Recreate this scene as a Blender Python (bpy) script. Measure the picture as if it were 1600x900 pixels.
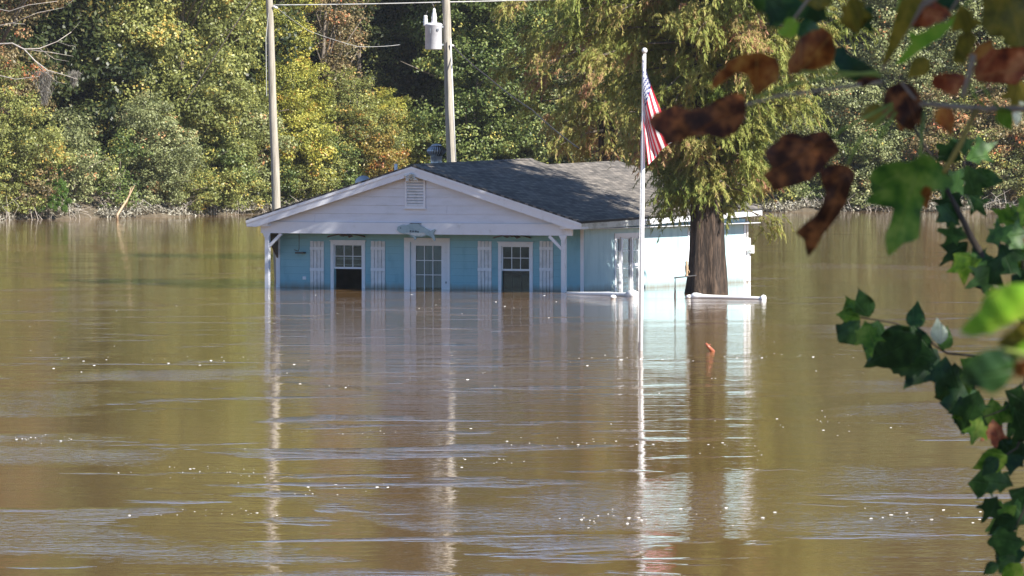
import bpy, bmesh, math, random
import numpy as np
from mathutils import Vector, Matrix
R = math.radians
for o in list(bpy.data.objects): bpy.data.objects.remove(o)
sc = bpy.context.scene
C = sc.collection

# ------------------------------------------------------------ camera, sky, sun, exposure
H = 5.54            # eye height above the flood water
F = 10000.0         # focal length in pixels of a 1600 px wide frame
HZ = 180.0          # row of the horizon
cd = bpy.data.cameras.new('camera'); cam = bpy.data.objects.new('camera', cd); C.objects.link(cam)
cam.location = (0, 0, H); cam.rotation_euler = (R(90) - math.atan((450 - HZ) / F), 0, 0)
cd.sensor_width = 36; cd.lens = 36 * F / 1600; cd.clip_start = .1; cd.clip_end = 6000
cd.dof.use_dof = True; cd.dof.focus_distance = 190; cd.dof.aperture_fstop = 35
sc.camera = cam
SUN_H = Vector((.78, -.63, 0)).normalized(); ELEV = 38
sdir = Vector((SUN_H.x * math.cos(R(ELEV)), SUN_H.y * math.cos(R(ELEV)), math.sin(R(ELEV))))
w = bpy.data.worlds.new('World'); sc.world = w; w.use_nodes = True
nt = w.node_tree; bg = nt.nodes['Background']
sky = nt.nodes.new('ShaderNodeTexSky'); sky.sky_type = 'NISHITA'; sky.sun_disc = False
sky.sun_elevation = R(ELEV); sky.sun_rotation = math.atan2(SUN_H.x, SUN_H.y)
nt.links.new(sky.outputs[0], bg.inputs[0]); bg.inputs[1].default_value = .083; sky.ozone_density = 4.0; sky.dust_density = .1; sky.air_density = .9; sky.altitude = 1800
sl = bpy.data.lights.new('sun', 'SUN'); sl.energy = 5.0; sl.angle = R(.53); sl.color = (1, .94, .84)
so = bpy.data.objects.new('sun', sl); C.objects.link(so); so.rotation_euler = sdir.to_track_quat('Z', 'Y').to_euler(); so.location = (60, -40, 60)
sc.view_settings.view_transform = 'Standard'; sc.view_settings.look = 'None'
sc.view_settings.gamma = 1; sc.view_settings.use_curve_mapping = False
sc.view_settings.exposure = 1.2
sc.cycles.max_bounces = 8; sc.cycles.diffuse_bounces = 3; sc.cycles.glossy_bounces = 3
sc.cycles.transparent_max_bounces = 8; sc.cycles.caustics_reflective = False; sc.cycles.caustics_refractive = False

def P(px, py, Y):
    return Vector(((px - 800) / F * Y, Y, H - (py - HZ) / F * Y))

# ------------------------------------------------------------ helpers
def tag(o, label=None, cat=None, group=None, kind=None):
    if label: o['label'] = label
    if cat: o['category'] = cat
    if group: o['group'] = group
    if kind: o['kind'] = kind
    return o
def empty(name, loc=(0, 0, 0), rz=0):
    o = bpy.data.objects.new(name, None); o.location = loc; o.rotation_euler = (0, 0, rz)
    o.empty_display_size = .3; C.objects.link(o); return o

class MB:
    def __init__(s): s.v = []; s.f = []; s.col = None
    def add(s, vs, fs):
        b = len(s.v); s.v += [tuple(x) for x in vs]; s.f += [tuple(b + i for i in f) for f in fs]; return s
    def box(s, a, b):
        x0, x1 = sorted((a[0], b[0])); y0, y1 = sorted((a[1], b[1])); z0, z1 = sorted((a[2], b[2]))
        return s.add([(x0,y0,z0),(x1,y0,z0),(x1,y1,z0),(x0,y1,z0),(x0,y0,z1),(x1,y0,z1),(x1,y1,z1),(x0,y1,z1)],
                     [(0,3,2,1),(4,5,6,7),(0,1,5,4),(1,2,6,5),(2,3,7,6),(3,0,4,7)])
    def prism(s, poly, off):
        n = len(poly); off = Vector(off)
        vs = [Vector(p) for p in poly] + [Vector(p) + off for p in poly]
        return s.add(vs, [tuple(range(n))[::-1], tuple(range(n, 2 * n))] + [(i, (i + 1) % n, n + (i + 1) % n, n + i) for i in range(n)])
    def beam(s, a, b, wd, up=(0, 0, 1), dp=None):
        a = Vector(a); b = Vector(b); d = (b - a).normalized(); up = Vector(up)
        sx = d.cross(up)
        if sx.length < 1e-4: sx = d.cross(Vector((1, 0, 0)))
        sx.normalize(); u2 = sx.cross(d); dp = dp or wd
        q = [sx * (wd / 2 * i) + u2 * (dp / 2 * j) for i, j in ((-1,-1),(1,-1),(1,1),(-1,1))]
        return s.add([a + k for k in q] + [b + k for k in q], [(0,3,2,1),(4,5,6,7),(0,1,5,4),(1,2,6,5),(2,3,7,6),(3,0,4,7)])
    def tube(s, pts, rad, n=8, cap=True):
        pts = [Vector(p) for p in pts]
        if not hasattr(rad, '__len__'): rad = [rad] * len(pts)
        base = len(s.v); prev = None
        for i, p in enumerate(pts):
            d = (pts[min(i + 1, len(pts) - 1)] - pts[max(i - 1, 0)])
            d = d.normalized() if d.length > 1e-9 else Vector((0, 0, 1))
            a = prev if prev is not None else (Vector((0, 0, 1)) if abs(d.z) < .9 else Vector((1, 0, 0)))
            x = (a - d * a.dot(d)).normalized(); y = d.cross(x); prev = x
            for k in range(n):
                t = 2 * math.pi * k / n
                s.v.append(tuple(p + (x * math.cos(t) + y * math.sin(t)) * rad[i]))
        for i in range(len(pts) - 1):
            for k in range(n):
                a0 = base + i * n + k; b0 = base + i * n + (k + 1) % n
                s.f.append((a0, b0, b0 + n, a0 + n))
        if cap:
            s.f.append(tuple(base + k for k in range(n))[::-1]); e = base + (len(pts) - 1) * n
            s.f.append(tuple(e + k for k in range(n)))
        return s
    def lathe(s, prof, c=(0, 0, 0), n=24, axis=None):
        c = Vector(c); base = len(s.v)
        for r, z in prof:
            for k in range(n):
                t = 2 * math.pi * k / n
                q = Vector((r * math.cos(t), r * math.sin(t), z))
                if axis is not None: q = axis @ q
                s.v.append(tuple(c + q))
        for i in range(len(prof) - 1):
            for k in range(n):
                a0 = base + i * n + k; b0 = base + i * n + (k + 1) % n
                s.f.append((a0, b0, b0 + n, a0 + n))
        s.f.append(tuple(base + k for k in range(n))[::-1]); e = base + (len(prof) - 1) * n
        s.f.append(tuple(e + k for k in range(n)))
        return s
    def build(s, name, m, parent=None, smooth=False, bevel=0):
        me = bpy.data.meshes.new(name); me.from_pydata(s.v, [], s.f); me.validate(); me.update()
        if m: me.materials.append(m)
        if smooth: me.shade_smooth()
        o = bpy.data.objects.new(name, me); C.objects.link(o)
        if parent: o.parent = parent
        if bevel:
            b = o.modifiers.new('b', 'BEVEL'); b.width = bevel; b.segments = 2; b.limit_method = 'ANGLE'
        return o

# ------------------------------------------------------------ materials
def mat(name):
    m = bpy.data.materials.new(name); m.use_nodes = True
    n = m.node_tree; return m, n, n.nodes['Principled BSDF']
def N(n, t, **k):
    x = n.nodes.new('ShaderNode' + t)
    for a, b in k.items(): setattr(x, a, b)
    return x
def ramp(n, src, stops):
    r = N(n, 'ValToRGB'); e = r.color_ramp.elements
    e[0].position = stops[0][0]; e[0].color = (*stops[0][1], 1)
    e[1].position = stops[-1][0]; e[1].color = (*stops[-1][1], 1)
    for p, c in stops[1:-1]:
        q = e.new(p); q.color = (*c, 1)
    if src: n.links.new(src, r.inputs[0])
    return r
def coords(n, scale=(1, 1, 1), which='Object'):
    t = N(n, 'TexCoord'); m = N(n, 'Mapping'); m.inputs['Scale'].default_value = scale
    n.links.new(t.outputs[which], m.inputs[0]); return m.outputs[0]
def noise(n, vec, scale, detail=4, rough=.6):
    x = N(n, 'TexNoise'); x.inputs['Scale'].default_value = scale; x.inputs['Detail'].default_value = detail
    x.inputs['Roughness'].default_value = rough
    if vec: n.links.new(vec, x.inputs['Vector'])
    return x.outputs['Fac']
def painted(name, base, dirt, rough=.5, sc_=(1, 1, 1), nscale=2.5, bump=.004, lines=None, grime=.5, damp=False):
    m, n, b = mat(name); v = coords(n, sc_)
    f = noise(n, v, nscale, 6, .65)
    r = ramp(n, f, [(.3, dirt), (grime, base), (.75, tuple(min(1, c * 1.06) for c in base))])
    src = r.outputs[0]
    if damp:    # silt line left by the flood just above the water
        sp = N(n, 'SeparateXYZ'); n.links.new(coords(n), sp.inputs[0])
        ad = N(n, 'MATH'.title()); ad.operation = 'MULTIPLY_ADD'; n.links.new(noise(n, coords(n, (3, 3, .6)), 2.2, 5), ad.inputs[0]); ad.inputs[1].default_value = -.22; n.links.new(sp.outputs['Z'], ad.inputs[2])
        mr = N(n, 'MapRange'); mr.inputs['From Min'].default_value = -.14; mr.inputs['From Max'].default_value = .10; n.links.new(ad.outputs[0], mr.inputs[0])
        mm = N(n, 'MixRGB'); n.links.new(mr.outputs[0], mm.inputs[0]); mm.inputs[1].default_value = (.20, .20, .17, 1); n.links.new(src, mm.inputs[2]); src = mm.outputs[0]
    n.links.new(src, b.inputs['Base Color']); b.inputs['Roughness'].default_value = rough
    f2 = noise(n, v, nscale * 14, 3)
    bp = N(n, 'Bump'); bp.inputs['Distance'].default_value = bump; bp.inputs['Strength'].default_value = .6
    n.links.new(f2, bp.inputs['Height'])
    last = bp
    if lines:   # lap siding: sawtooth along z
        wv = N(n, 'TexWave', wave_type='BANDS', bands_direction=lines[0], wave_profile='SAW')
        wv.inputs['Scale'].default_value = lines[1]; wv.inputs['Distortion'].default_value = 0
        n.links.new(coords(n), wv.inputs['Vector'])
        b2 = N(n, 'Bump'); b2.inputs['Distance'].default_value = lines[2]; n.links.new(wv.outputs['Fac'], b2.inputs['Height'])
        n.links.new(bp.outputs[0], b2.inputs['Normal']); last = b2
    n.links.new(last.outputs[0], b.inputs['Normal'])
    return m
M = {}
M['white'] = painted('white_paint', (.70, .72, .77), (.60, .61, .63), grime=.42)
M['trim'] = painted('trim_paint', (.73, .75, .80), (.58, .59, .61), nscale=5, grime=.4)
M['shutter'] = painted('shutter_paint', (.68, .69, .72), (.52, .53, .54), nscale=4, damp=True)
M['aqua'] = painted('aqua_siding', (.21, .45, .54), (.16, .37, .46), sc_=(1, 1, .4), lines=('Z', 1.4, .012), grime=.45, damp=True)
M['aqua_side_lit'] = painted('aqua_side_lit_siding', (.38, .54, .58), (.27, .44, .49), sc_=(1, 1.6, .25), nscale=2, lines=('Y', .42, .006), grime=.5, damp=True)  # lighter copy of the aqua siding, sun glare put into the colour
M['gableboard'] = painted('gable_board', (.67, .69, .76), (.60, .62, .67), sc_=(.5, 1, 2))
M['weathered'] = painted('weathered_fascia', (.60, .62, .60), (.24, .25, .20), sc_=(1, .5, 1), nscale=3, grime=.55)
M['brownwood'] = painted('brown_wood', (.10, .055, .03), (.04, .025, .015), nscale=6)
M['darkmetal'] = painted('dark_metal', (.05, .05, .052), (.10, .06, .04), nscale=9)
M['galv'] = painted('galvanised', (.42, .45, .48), (.25, .28, .31), rough=.35, nscale=6); M['galv'].node_tree.nodes['Principled BSDF'].inputs['Metallic'].default_value = .6
M['pvc'] = painted('pvc_white', (.8, .8, .8), (.6, .6, .58), rough=.35)
M['curtain'] = painted('curtain', (.40, .45, .46), (.26, .31, .32), sc_=(9, 1, .5), nscale=1.5)
M['interior'] = painted('interior', (.05, .05, .05), (.03, .03, .03))
M['tan'] = painted('tan_clay', (.40, .28, .17), (.2, .13, .08))
M['cable'] = painted('cable', (.45, .45, .44), (.2, .2, .2))
M['pole_metal'] = painted('pole_aluminium', (.72, .72, .73), (.5, .5, .5), rough=.35, nscale=2)
M['redwood'] = painted('wet_red_stick', (.32, .10, .05), (.14, .05, .03), rough=.35)
M['porcelain'] = painted('grey_porcelain', (.68, .66, .66), (.5, .48, .5), rough=.25)

def shingles():
    m, n, b = mat('shingles'); v = coords(n)
    sep = N(n, 'SeparateXYZ'); n.links.new(v, sep.inputs[0]); cb = N(n, 'CombineXYZ')
    n.links.new(sep.outputs['Y'], cb.inputs['X']); n.links.new(sep.outputs['X'], cb.inputs['Y'])
    br = N(n, 'TexBrick'); n.links.new(cb.outputs[0], br.inputs['Vector']); br.inputs['Scale'].default_value = 1
    br.inputs['Brick Width'].default_value = .32; br.inputs['Row Height'].default_value = .14
    br.inputs['Mortar Size'].default_value = .012; br.inputs['Color1'].default_value = (.10, .09, .08, 1)
    br.inputs['Color2'].default_value = (.24, .215, .19, 1); br.inputs['Mortar'].default_value = (.04, .04, .04, 1)
    f = noise(n, v, .9, 5); r = ramp(n, f, [(.3, (.6, .6, .6)), (.7, (1.15, 1.12, 1.08))])
    mx = N(n, 'MixRGB', blend_type='MULTIPLY'); mx.inputs[0].default_value = 1
    n.links.new(br.outputs['Color'], mx.inputs[1]); n.links.new(r.outputs[0], mx.inputs[2])
    n.links.new(mx.outputs[0], b.inputs['Base Color']); b.inputs['Roughness'].default_value = .9
    bp = N(n, 'Bump'); bp.inputs['Distance'].default_value = .012; n.links.new(br.outputs['Fac'], bp.inputs['Height']); bp.invert = True
    n.links.new(bp.outputs[0], b.inputs['Normal']); return m
M['shingles'] = shingles()

def bark(name, a, b_, c, scale=(3, 3, .5), nscale=3, dist=.05):
    m, n, b = mat(name); v = coords(n, scale)
    f = noise(n, v, nscale, 8, .7); r = ramp(n, f, [(.3, a), (.5, b_), (.72, c)])
    n.links.new(r.outputs[0], b.inputs['Base Color']); b.inputs['Roughness'].default_value = .9
    bp = N(n, 'Bump'); bp.inputs['Distance'].default_value = dist; n.links.new(f, bp.inputs['Height'])
    n.links.new(bp.outputs[0], b.inputs['Normal']); return m
M['bark'] = bark('tree_bark', (.05, .04, .03), (.14, .115, .09), (.27, .23, .19))
M['cypbark_shaded'] = bark('cypress_bark_shaded', (.012, .008, .006), (.04, .026, .018), (.17, .115, .08), scale=(3.5, 3.5, .45), dist=.12)  # crown shade and sunlit patches are put into the bark colour
M['polewood'] = bark('pole_wood', (.17, .15, .12), (.33, .30, .25), (.48, .44, .38), scale=(9, 9, .35), dist=.01)
M['palewood'] = bark('pale_dead_wood', (.25, .22, .19), (.42, .38, .34), (.6, .56, .52), dist=.01)
M['twig'] = bark('twig_bark', (.03, .02, .016), (.06, .045, .035), (.12, .09, .07), dist=.001)
M['ochretwig'] = bark('ochre_stalk', (.30, .17, .03), (.40, .25, .05), (.5, .35, .08), dist=.0005)
M['greentwig'] = bark('green_stalk', (.16, .22, .03), (.25, .32, .06), (.35, .40, .10), dist=.0005)
M['pinktwig'] = bark('pinkish_twig', (.22, .15, .11), (.36, .27, .21), (.5, .4, .33), dist=.0005)

def glass_mat():
    m, n, b = mat('window_glass'); out = n.nodes['Material Output']
    g = N(n, 'BsdfGlossy'); g.inputs['Roughness'].default_value = .03; g.inputs['Color'].default_value = (.9, .95, 1, 1)
    t = N(n, 'BsdfTransparent'); t.inputs['Color'].default_value = (.72, .77, .78, 1)
    lw0 = N(n, 'LayerWeight'); lw0.inputs['Blend'].default_value = .5
    lw = N(n, 'MapRange'); lw.inputs['From Min'].default_value = .1; lw.inputs['To Min'].default_value = .022; lw.inputs['To Max'].default_value = .8
    n.links.new(lw0.outputs['Facing'], lw.inputs[0])
    mx = N(n, 'MixShader'); n.links.new(lw.outputs[0], mx.inputs[0]); n.links.new(t.outputs[0], mx.inputs[1]); n.links.new(g.outputs[0], mx.inputs[2])
    bp = N(n, 'Bump'); bp.inputs['Distance'].default_value = .004; n.links.new(noise(n, coords(n), 2, 1), bp.inputs['Height']); n.links.new(bp.outputs[0], g.inputs['Normal'])
    n.links.new(mx.outputs[0], out.inputs[0]); return m
M['glass'] = glass_mat()

def leaf_mat(name, stops, trans=.38, gloss=.35, hue=.0):
    """stops: ramp over the per-leaf 'tint' attribute."""
    m, n, b = mat(name); out = n.nodes['Material Output']
    at = N(n, 'Attribute'); at.attribute_name = 'tint'
    r = ramp(n, at.outputs['Fac'], stops)
    n.links.new(r.outputs[0], b.inputs['Base Color']); b.inputs['Roughness'].default_value = .42
    b.inputs['Specular IOR Level'].default_value = gloss
    t = N(n, 'BsdfTranslucent'); n.links.new(r.outputs[0], t.inputs['Color'])
    mx = N(n, 'MixShader'); mx.inputs[0].default_value = trans
    n.links.new(b.outputs[0], mx.inputs[1]); n.links.new(t.outputs[0], mx.inputs[2]); n.links.new(mx.outputs[0], out.inputs[0])
    return m
FOL = {
 'olive':  leaf_mat('foliage_olive',  [(0, (0.119,0.135,0.042)), (.5, (0.258,0.287,0.087)), (.85, (0.407,0.405,0.127)), (.93, (0.600,0.540,0.127)), (1, (0.600,0.405,0.108))]),
 'green':  leaf_mat('foliage_green',  [(0, (0.058,0.095,0.027)), (.5, (0.158,0.210,0.059)), (.9, (0.316,0.356,0.122)), (1, (0.600,0.516,0.138))]),
 'yellow': leaf_mat('foliage_yellow', [(0, (0.115,0.138,0.032)), (.45, (0.317,0.331,0.063)), (.8, (0.519,0.469,0.095)), (.95, (0.600,0.550,0.111)), (1, (0.600,0.303,0.078))]),
 'rust':   leaf_mat('foliage_rust',   [(0, (0.110,0.097,0.042)), (.4, (0.235,0.193,0.092)), (.75, (0.359,0.262,0.132)), (.93, (0.511,0.276,0.132)), (1, (0.600,0.207,0.092))]),
 'orange': leaf_mat('foliage_orange', [(0, (0.116,0.116,0.026)), (.4, (0.273,0.231,0.053)), (.75, (0.420,0.284,0.074)), (1, (0.525,0.200,0.074))]),
 'grey':   leaf_mat('foliage_grey',   [(0, (0.109,0.128,0.056)), (.5, (0.263,0.294,0.125)), (.88, (0.447,0.471,0.236)), (.97, (0.586,0.550,0.295)), (1, (0.600,0.314,0.148))]),
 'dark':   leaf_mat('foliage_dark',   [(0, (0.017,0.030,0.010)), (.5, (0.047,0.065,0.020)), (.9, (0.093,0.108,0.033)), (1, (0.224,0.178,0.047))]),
 'pine':   leaf_mat('foliage_pine',   [(0, (.07,.15,.03)), (1, (.20,.32,.07))]),
 'canopy': leaf_mat('near_shade_canopy',    [(0, (.05,.09,.02)), (.6, (.16,.14,.03)), (1, (.30,.12,.04))], trans=.2),
 'cypress':leaf_mat('cypress_needles',[(0, (0.155,0.210,0.048)), (.4, (0.329,0.364,0.103)), (.7, (0.454,0.419,0.145)), (.86, (0.495,0.341,0.182)), (1, (0.474,0.242,0.157))], trans=.45, gloss=.1),
}
M['moss'] = leaf_mat('spanish_moss', [(0, (.14, .13, .11)), (1, (.30, .28, .25))], .2, .1)

# ------------------------------------------------------------ setting: ground, water
def bank_y(x):   # far waterline
    return float(np.interp(x, [-200, -60, -27, -14, 0, 28, 80, 300], [300, 322, 337, 359, 367, 369, 372, 395]))
def build_ground():
    xs = sorted(set([-2500, -1500, -800, -400, -200, -120] + list(range(-80, 81, 2)) + [120, 200, 400, 800, 1500, 2500]))
    ys = [-600, -300, -120, -50, -20, -8, 0, 3, 6, 9, 12, 15, 18, 22, 26, 30, 36, 45, 60, 100, 160, 220, 270, 300] + list(range(310, 420, 2)) + [430, 450, 480, 540, 640, 800, 1200, 1800, 2600]
    rng = random.Random(3); v = []; f = []
    for y in ys:
        for x in xs:
            nb = 30 + 3 * math.sin(x * .05)
            if y < 3: z = 3.9 + max(0, (-y)) * .01
            elif y < nb: z = 3.9 - (3.9) * ((y - 3) / (nb - 3)) ** 1.1
            else: z = -.12 * (y - nb)
            if y >= nb: z = max(z, -2.6)
            by = bank_y(x) + 1.2 * math.sin(x * .7) + .7 * math.sin(x * 1.9 + 1)
            if y > by - 14:
                d = y - by
                far = .30 * d if d < 0 else (.32 * d if d < 6 else 1.92 + .10 * (d - 6) if d < 90 else min(10.3 + .02 * (d - 90), 18))
                z = max(z, far + (rng.uniform(-.1, .1) if abs(d) < 30 else 0))
            v.append((x, y, z))
    n = len(xs)
    for j in range(len(ys) - 1):
        for i in range(n - 1):
            a = j * n + i; f.append((a, a + 1, a + n + 1, a + n))
    m, nn, b = mat('bank_earth'); vv = coords(nn)
    fa = noise(nn, vv, 1.2, 8, .7)
    r = ramp(nn, fa, [(.3, (.04, .032, .02)), (.5, (.10, .078, .05)), (.7, (.17, .14, .10))])
    nn.links.new(r.outputs[0], b.inputs['Base Color']); b.inputs['Roughness'].default_value = 1
    bp = N(nn, 'Bump'); bp.inputs['Distance'].default_value = .2; nn.links.new(fa, bp.inputs['Height']); nn.links.new(bp.outputs[0], b.inputs['Normal'])
    mb = MB(); mb.v = v; mb.f = f; tag(mb.build('ground', m, None, True), kind='structure')
build_ground()

def water_mat():
    m, n, b = mat('muddy_water')
    pos = coords(n)
    f0 = noise(n, coords(n, (.02, .035, 1)), 1, 4, .6)
    r = ramp(n, f0, [(.35, (.145, .083, .033)), (.65, (.182, .110, .047))])
    n.links.new(r.outputs[0], b.inputs['Base Color'])
    b.inputs['Roughness'].default_value = .04; b.inputs['IOR'].default_value = 1.33
    def layer(scale, det, amp, off=0):
        x = noise(n, coords(n, scale), 1, det, .55)
        q = N(n, 'Math', operation='MULTIPLY'); n.links.new(x, q.inputs[0]); q.inputs[1].default_value = amp
        return q.outputs[0]
    def mask(scale, lo, hi, det=3):
        x = noise(n, coords(n, scale), 1, det, .6); x.node.inputs['Distortion'].default_value = .8
        r = N(n, 'MapRange'); r.inputs['From Min'].default_value = lo; r.inputs['From Max'].default_value = hi
        n.links.new(x, r.inputs[0]); return r.outputs[0]
    def op(a, c, o='MULTIPLY'):
        q = N(n, 'Math', operation=o); n.links.new(a, q.inputs[0])
        if isinstance(c, (int, float)): q.inputs[1].default_value = c
        else: n.links.new(c, q.inputs[1])
        return q.outputs[0]
    swell = layer((.33, .5, 1), 2, .012)
    mid = layer((1.2, 1.9, 1), 3, .018)
    fine = layer((4.2, 7.0, 1), 2, .0075)
    mk = mask((.07, .05, 1), .53, .68)              # ruffled patches
    mk2 = mask((.20, .30, 1), .57, .69)               # thin current seams
    mks = op(mk, mk2, 'MAXIMUM')
    fa = op(op(mks, 3.0), .30, 'ADD')
    mm = op(op(mks, 1.1), .34, 'ADD')
    h = op(op(op(fine, fa), op(mid, mm), 'ADD'), swell, 'ADD')
    bp = N(n, 'Bump'); bp.inputs['Distance'].default_value = 1.0; bp.inputs['Strength'].default_value = 1
    n.links.new(h, bp.inputs['Height']); n.links.new(bp.outputs[0], b.inputs['Normal'])
    return m
mb = MB(); mb.add([(-2500, 8, 0), (2500, 8, 0), (2500, 420, 0), (-2500, 420, 0)], [(0, 1, 2, 3)])
tag(mb.build('water', water_mat()), kind='structure')

# ------------------------------------------------------------ the house
TH = R(25.6); ct, st = math.cos(TH), math.sin(TH)
HX, HY = 2.16, 200.0
house = empty('house', (HX, HY, 0), -TH)
tag(house, 'flooded aqua house with white gable porch and dark shingle roof, water up to its windows', 'house')
def hu(px, v):
    q = (px - 800) / F      # HX+u*ct+v*st = q*(HY-u*st+v*ct)
    return (q * (HY + v * ct) - HX - v * st) / (ct + q * st)
def hv(px, u):
    q = (px - 800) / F
    return (q * (HY - u * st) - HX - u * ct) / (st - q * ct)
def hz(py, u, v): return H - (py - HZ) / F * (HY - u * st + v * ct)
SH = .016     # the old house has settled: its back stands a little higher
RW, EZ, AZ, RL, UA = 11.85, 2.22, 3.97, 14.3, 5.925
VA = 8.8
def roofz(u): return AZ - abs(u + UA) * (AZ - EZ) / UA
T = .07
def slab(mb, quad):
    mb.prism([Vector(q) for q in quad], (0, 0, -T))
r = MB()
# front roof, two slopes
za, zb = SH * 0, SH * VA
slab(r, [(-UA, 0, AZ), (0, 0, EZ), (0, VA, EZ + zb), (-UA, VA, AZ + zb)])
slab(r, [(-RW, 0, EZ), (-UA - .001, 0, AZ), (-UA - .001, VA, AZ + zb), (-RW, VA, EZ + zb)])
r.build('roof', M['shingles'], house)
r = MB(); UB = 5.3; dz = -(UA - UB) * (AZ - EZ) / UA; ze = SH * RL
slab(r, [(-UB, VA + .002, AZ + zb + dz), (0, VA + .002, EZ + zb), (0, RL, EZ + ze), (-UB, RL, AZ + ze + dz)])
slab(r, [(-RW, VA + .002, EZ + zb), (-UB - .001, VA + .002, AZ + zb + dz), (-UB - .001, RL, AZ + ze + dz), (-RW, RL, EZ + ze)])
r.build('rear_roof', M['shingles'], house)
# ridge cap
c = MB(); c.prism([(-UA - .14, 0.01, AZ - .03), (-UA, 0.01, AZ + .022), (-UA + .14, .01, AZ - .03)], (0, VA, zb)); c.build('ridge_cap', M['shingles'], house)
# back gable closing the step between the two roofs
c = MB(); c.prism([(-RW + .5, VA - .05, EZ), (-.5, VA - .05, EZ), (-UA, VA - .05, AZ + zb - .1)], (0, .04, 0)); c.build('gable_end', M['gableboard'], house)
c = MB(); c.prism([(-RW + .5, RL - .35, EZ + .1), (-.5, RL - .35, EZ + .1), (-UB, RL - .35, AZ + ze + dz - .1)], (0, .04, 0)); c.build('gable_end', M['gableboard'], house)
# rake boards (front) : two layers, outer proud
RK = .27
for sgn in (1, -1):
    e = -UA + sgn * UA
    b = MB(); b.prism([(-UA, .015, AZ - T), (e, .015, EZ - T), (e, .015, EZ - T - RK * .62), (e - sgn * .35, .015, EZ - T - RK * .62 - .02 ), (-UA, .015, AZ - T - RK)], (0, .035, 0))
    b.build('rake_board', M['trim'], house)
    b = MB(); b.prism([(-UA, -.012, AZ - T + .012), (e, -.012, EZ - T + .012), (e, -.012, EZ - T - .075), (-UA, -.012, AZ - T - .075)], (0, .025, 0))
    b.build('drip_trim', M['trim'], house)
    # soffit return at eave corner
    b = MB(); b.prism([(e, .06, EZ - .24), (e - sgn * .75, .06, EZ - .24), (e - sgn * .75, .06, EZ - .12), (e - sgn * .02, .06, EZ - .09)], (0, .5, 0))
    b.build('soffit_return', M['trim'], house)
# side fascia boards
f = MB(); f.prism([(-.04, .06, EZ - T), (-.04, .06, EZ - .26), (-.04, 4.6, EZ - .26 + SH * 4.6), (-.04, 4.6, EZ - T + SH * 4.6)], (.03, 0, 0)); f.build('side_fascia', M['weathered'], house)['label'] = 'weathered grey stained fascia board'
f = MB(); f.prism([(-.04, 4.602, EZ - T + SH * 4.6), (-.04, 4.602, EZ - .26 + SH * 4.6), (-.04, RL - .02, EZ - .24 + ze), (-.04, RL - .02, EZ - T + ze)], (.03, 0, 0)); f.build('side_fascia', M['trim'], house)
f = MB(); f.prism([(-RW + .01, .06, EZ - T), (-RW + .01, .06, EZ - .26), (-RW + .01, RL, EZ - .24 + ze), (-RW + .01, RL, EZ - T + ze)], (.03, 0, 0)); f.build('side_fascia', M['trim'], house)
# soffits
s_ = MB(); s_.box((-.5, 1.0, EZ - .262), (-.045, RL - .05, EZ - .245)); s_.build('soffit', M['trim'], house)

VP, BV = .30, .26     # beam plane
UL, UR = -11.45, -.45
BT, BB = 2.13, 1.765
b = MB(); b.box((UL, BV, BB), (-5.68, BV + .12, BT)); b.box((-5.675, BV, BB), (UR, BV + .12, BT)); b.build('porch_beam', M['white'], house)
# gable boards
b = MB(); z = BT + .004; k = 0
while z < AZ - .25:
    z1 = min(z + .268, AZ - .2)
    def half(zz): return max(.02, (AZ - .12 - zz) / ((AZ - EZ) / UA))
    h0, h1 = min(half(z), 5.4), min(half(z1), 5.4)
    h1 = min(max(.02, (AZ - .12 - z1) / ((AZ - EZ) / UA)), 5.4)
    js = [] if k % 3 == 2 else ([-UA + (-3.6, 1.1)[k % 3]]); js = [x for x in js if abs(x + UA) < h1 - .4]
    cuts = [None] + js + [None]
    for q in range(len(cuts) - 1):
        a0 = -UA - h0 if cuts[q] is None else cuts[q] + .003; a1 = -UA - h1 if cuts[q] is None else cuts[q] + .003
        b0 = -UA + h0 if cuts[q + 1] is None else cuts[q + 1] - .003; b1 = -UA + h1 if cuts[q + 1] is None else cuts[q + 1] - .003
        if abs(a0 - a1) > 0 and cuts[q] is not None and cuts[q] > -UA + h1: continue
        b.add([(a0, .30, z), (b0, .30, z), (b1, .318, z1), (a1, .318, z1), (a0, .34, z), (b0, .34, z), (b1, .34, z1), (a1, .34, z1)],
              [(0,1,2,3), (7,6,5,4), (0,4,5,1), (1,5,6,2), (2,6,7,3), (3,7,4,0)])
    z = z1 + .004; k += 1
b.build('gable_boards', M['gableboard'], house)
# gable vent
vc = hu(648, .25); v0, v1 = hu(632.5, .25), hu(664, .25); zt, zb_ = hz(272, vc, .25), hz(325, vc, .25)
vent = MB(); fw = .055
vent.box((v0, .25, zb_), (v0 + fw, .295, zt)); vent.box((v1 - fw, .25, zb_), (v1, .295, zt))
vent.box((v0 + fw, .25, zb_), (v1 - fw, .295, zb_ + .06)); vent.box((v0 - .03, .235, zb_ - .035), (v1 + .03, .297, zb_ - .002))
vn = vent.build('gable_vent', M['trim'], house)
sl_ = MB(); ns = 9; top = hz(281, vc, .25)
for i in range(ns):
    zz = zb_ + .06 + (top - zb_ - .06) * i / ns; dzz = (top - zb_ - .06) / ns
    sl_.prism([(v0 + fw, .262, zz + .006), (v0 + fw, .262, zz + dzz * .60), (v0 + fw, .292, zz + dzz * .98), (v0 + fw, .292, zz + dzz * .4)], (v1 - v0 - 2 * fw, 0, 0))
sl_.build('louvre', M['shutter'], vn)
bk = MB(); bk.box((v0 + fw, .2955, zb_ + .06), (v1 - fw, .299, top)); bk.build('louvre_backing', M['interior'], vn)
hd = MB(); hd.prism([(v0 + fw, .255, top + .002), (v1 - fw, .255, top + .002), (v1 - fw, .255, top + .10), ((v0 + v1) / 2, .255, top + .22), (v0 + fw, .255, top + .10)], (0, .04, 0)); hd.build('vent_head', M['weathered'], vn)
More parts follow.
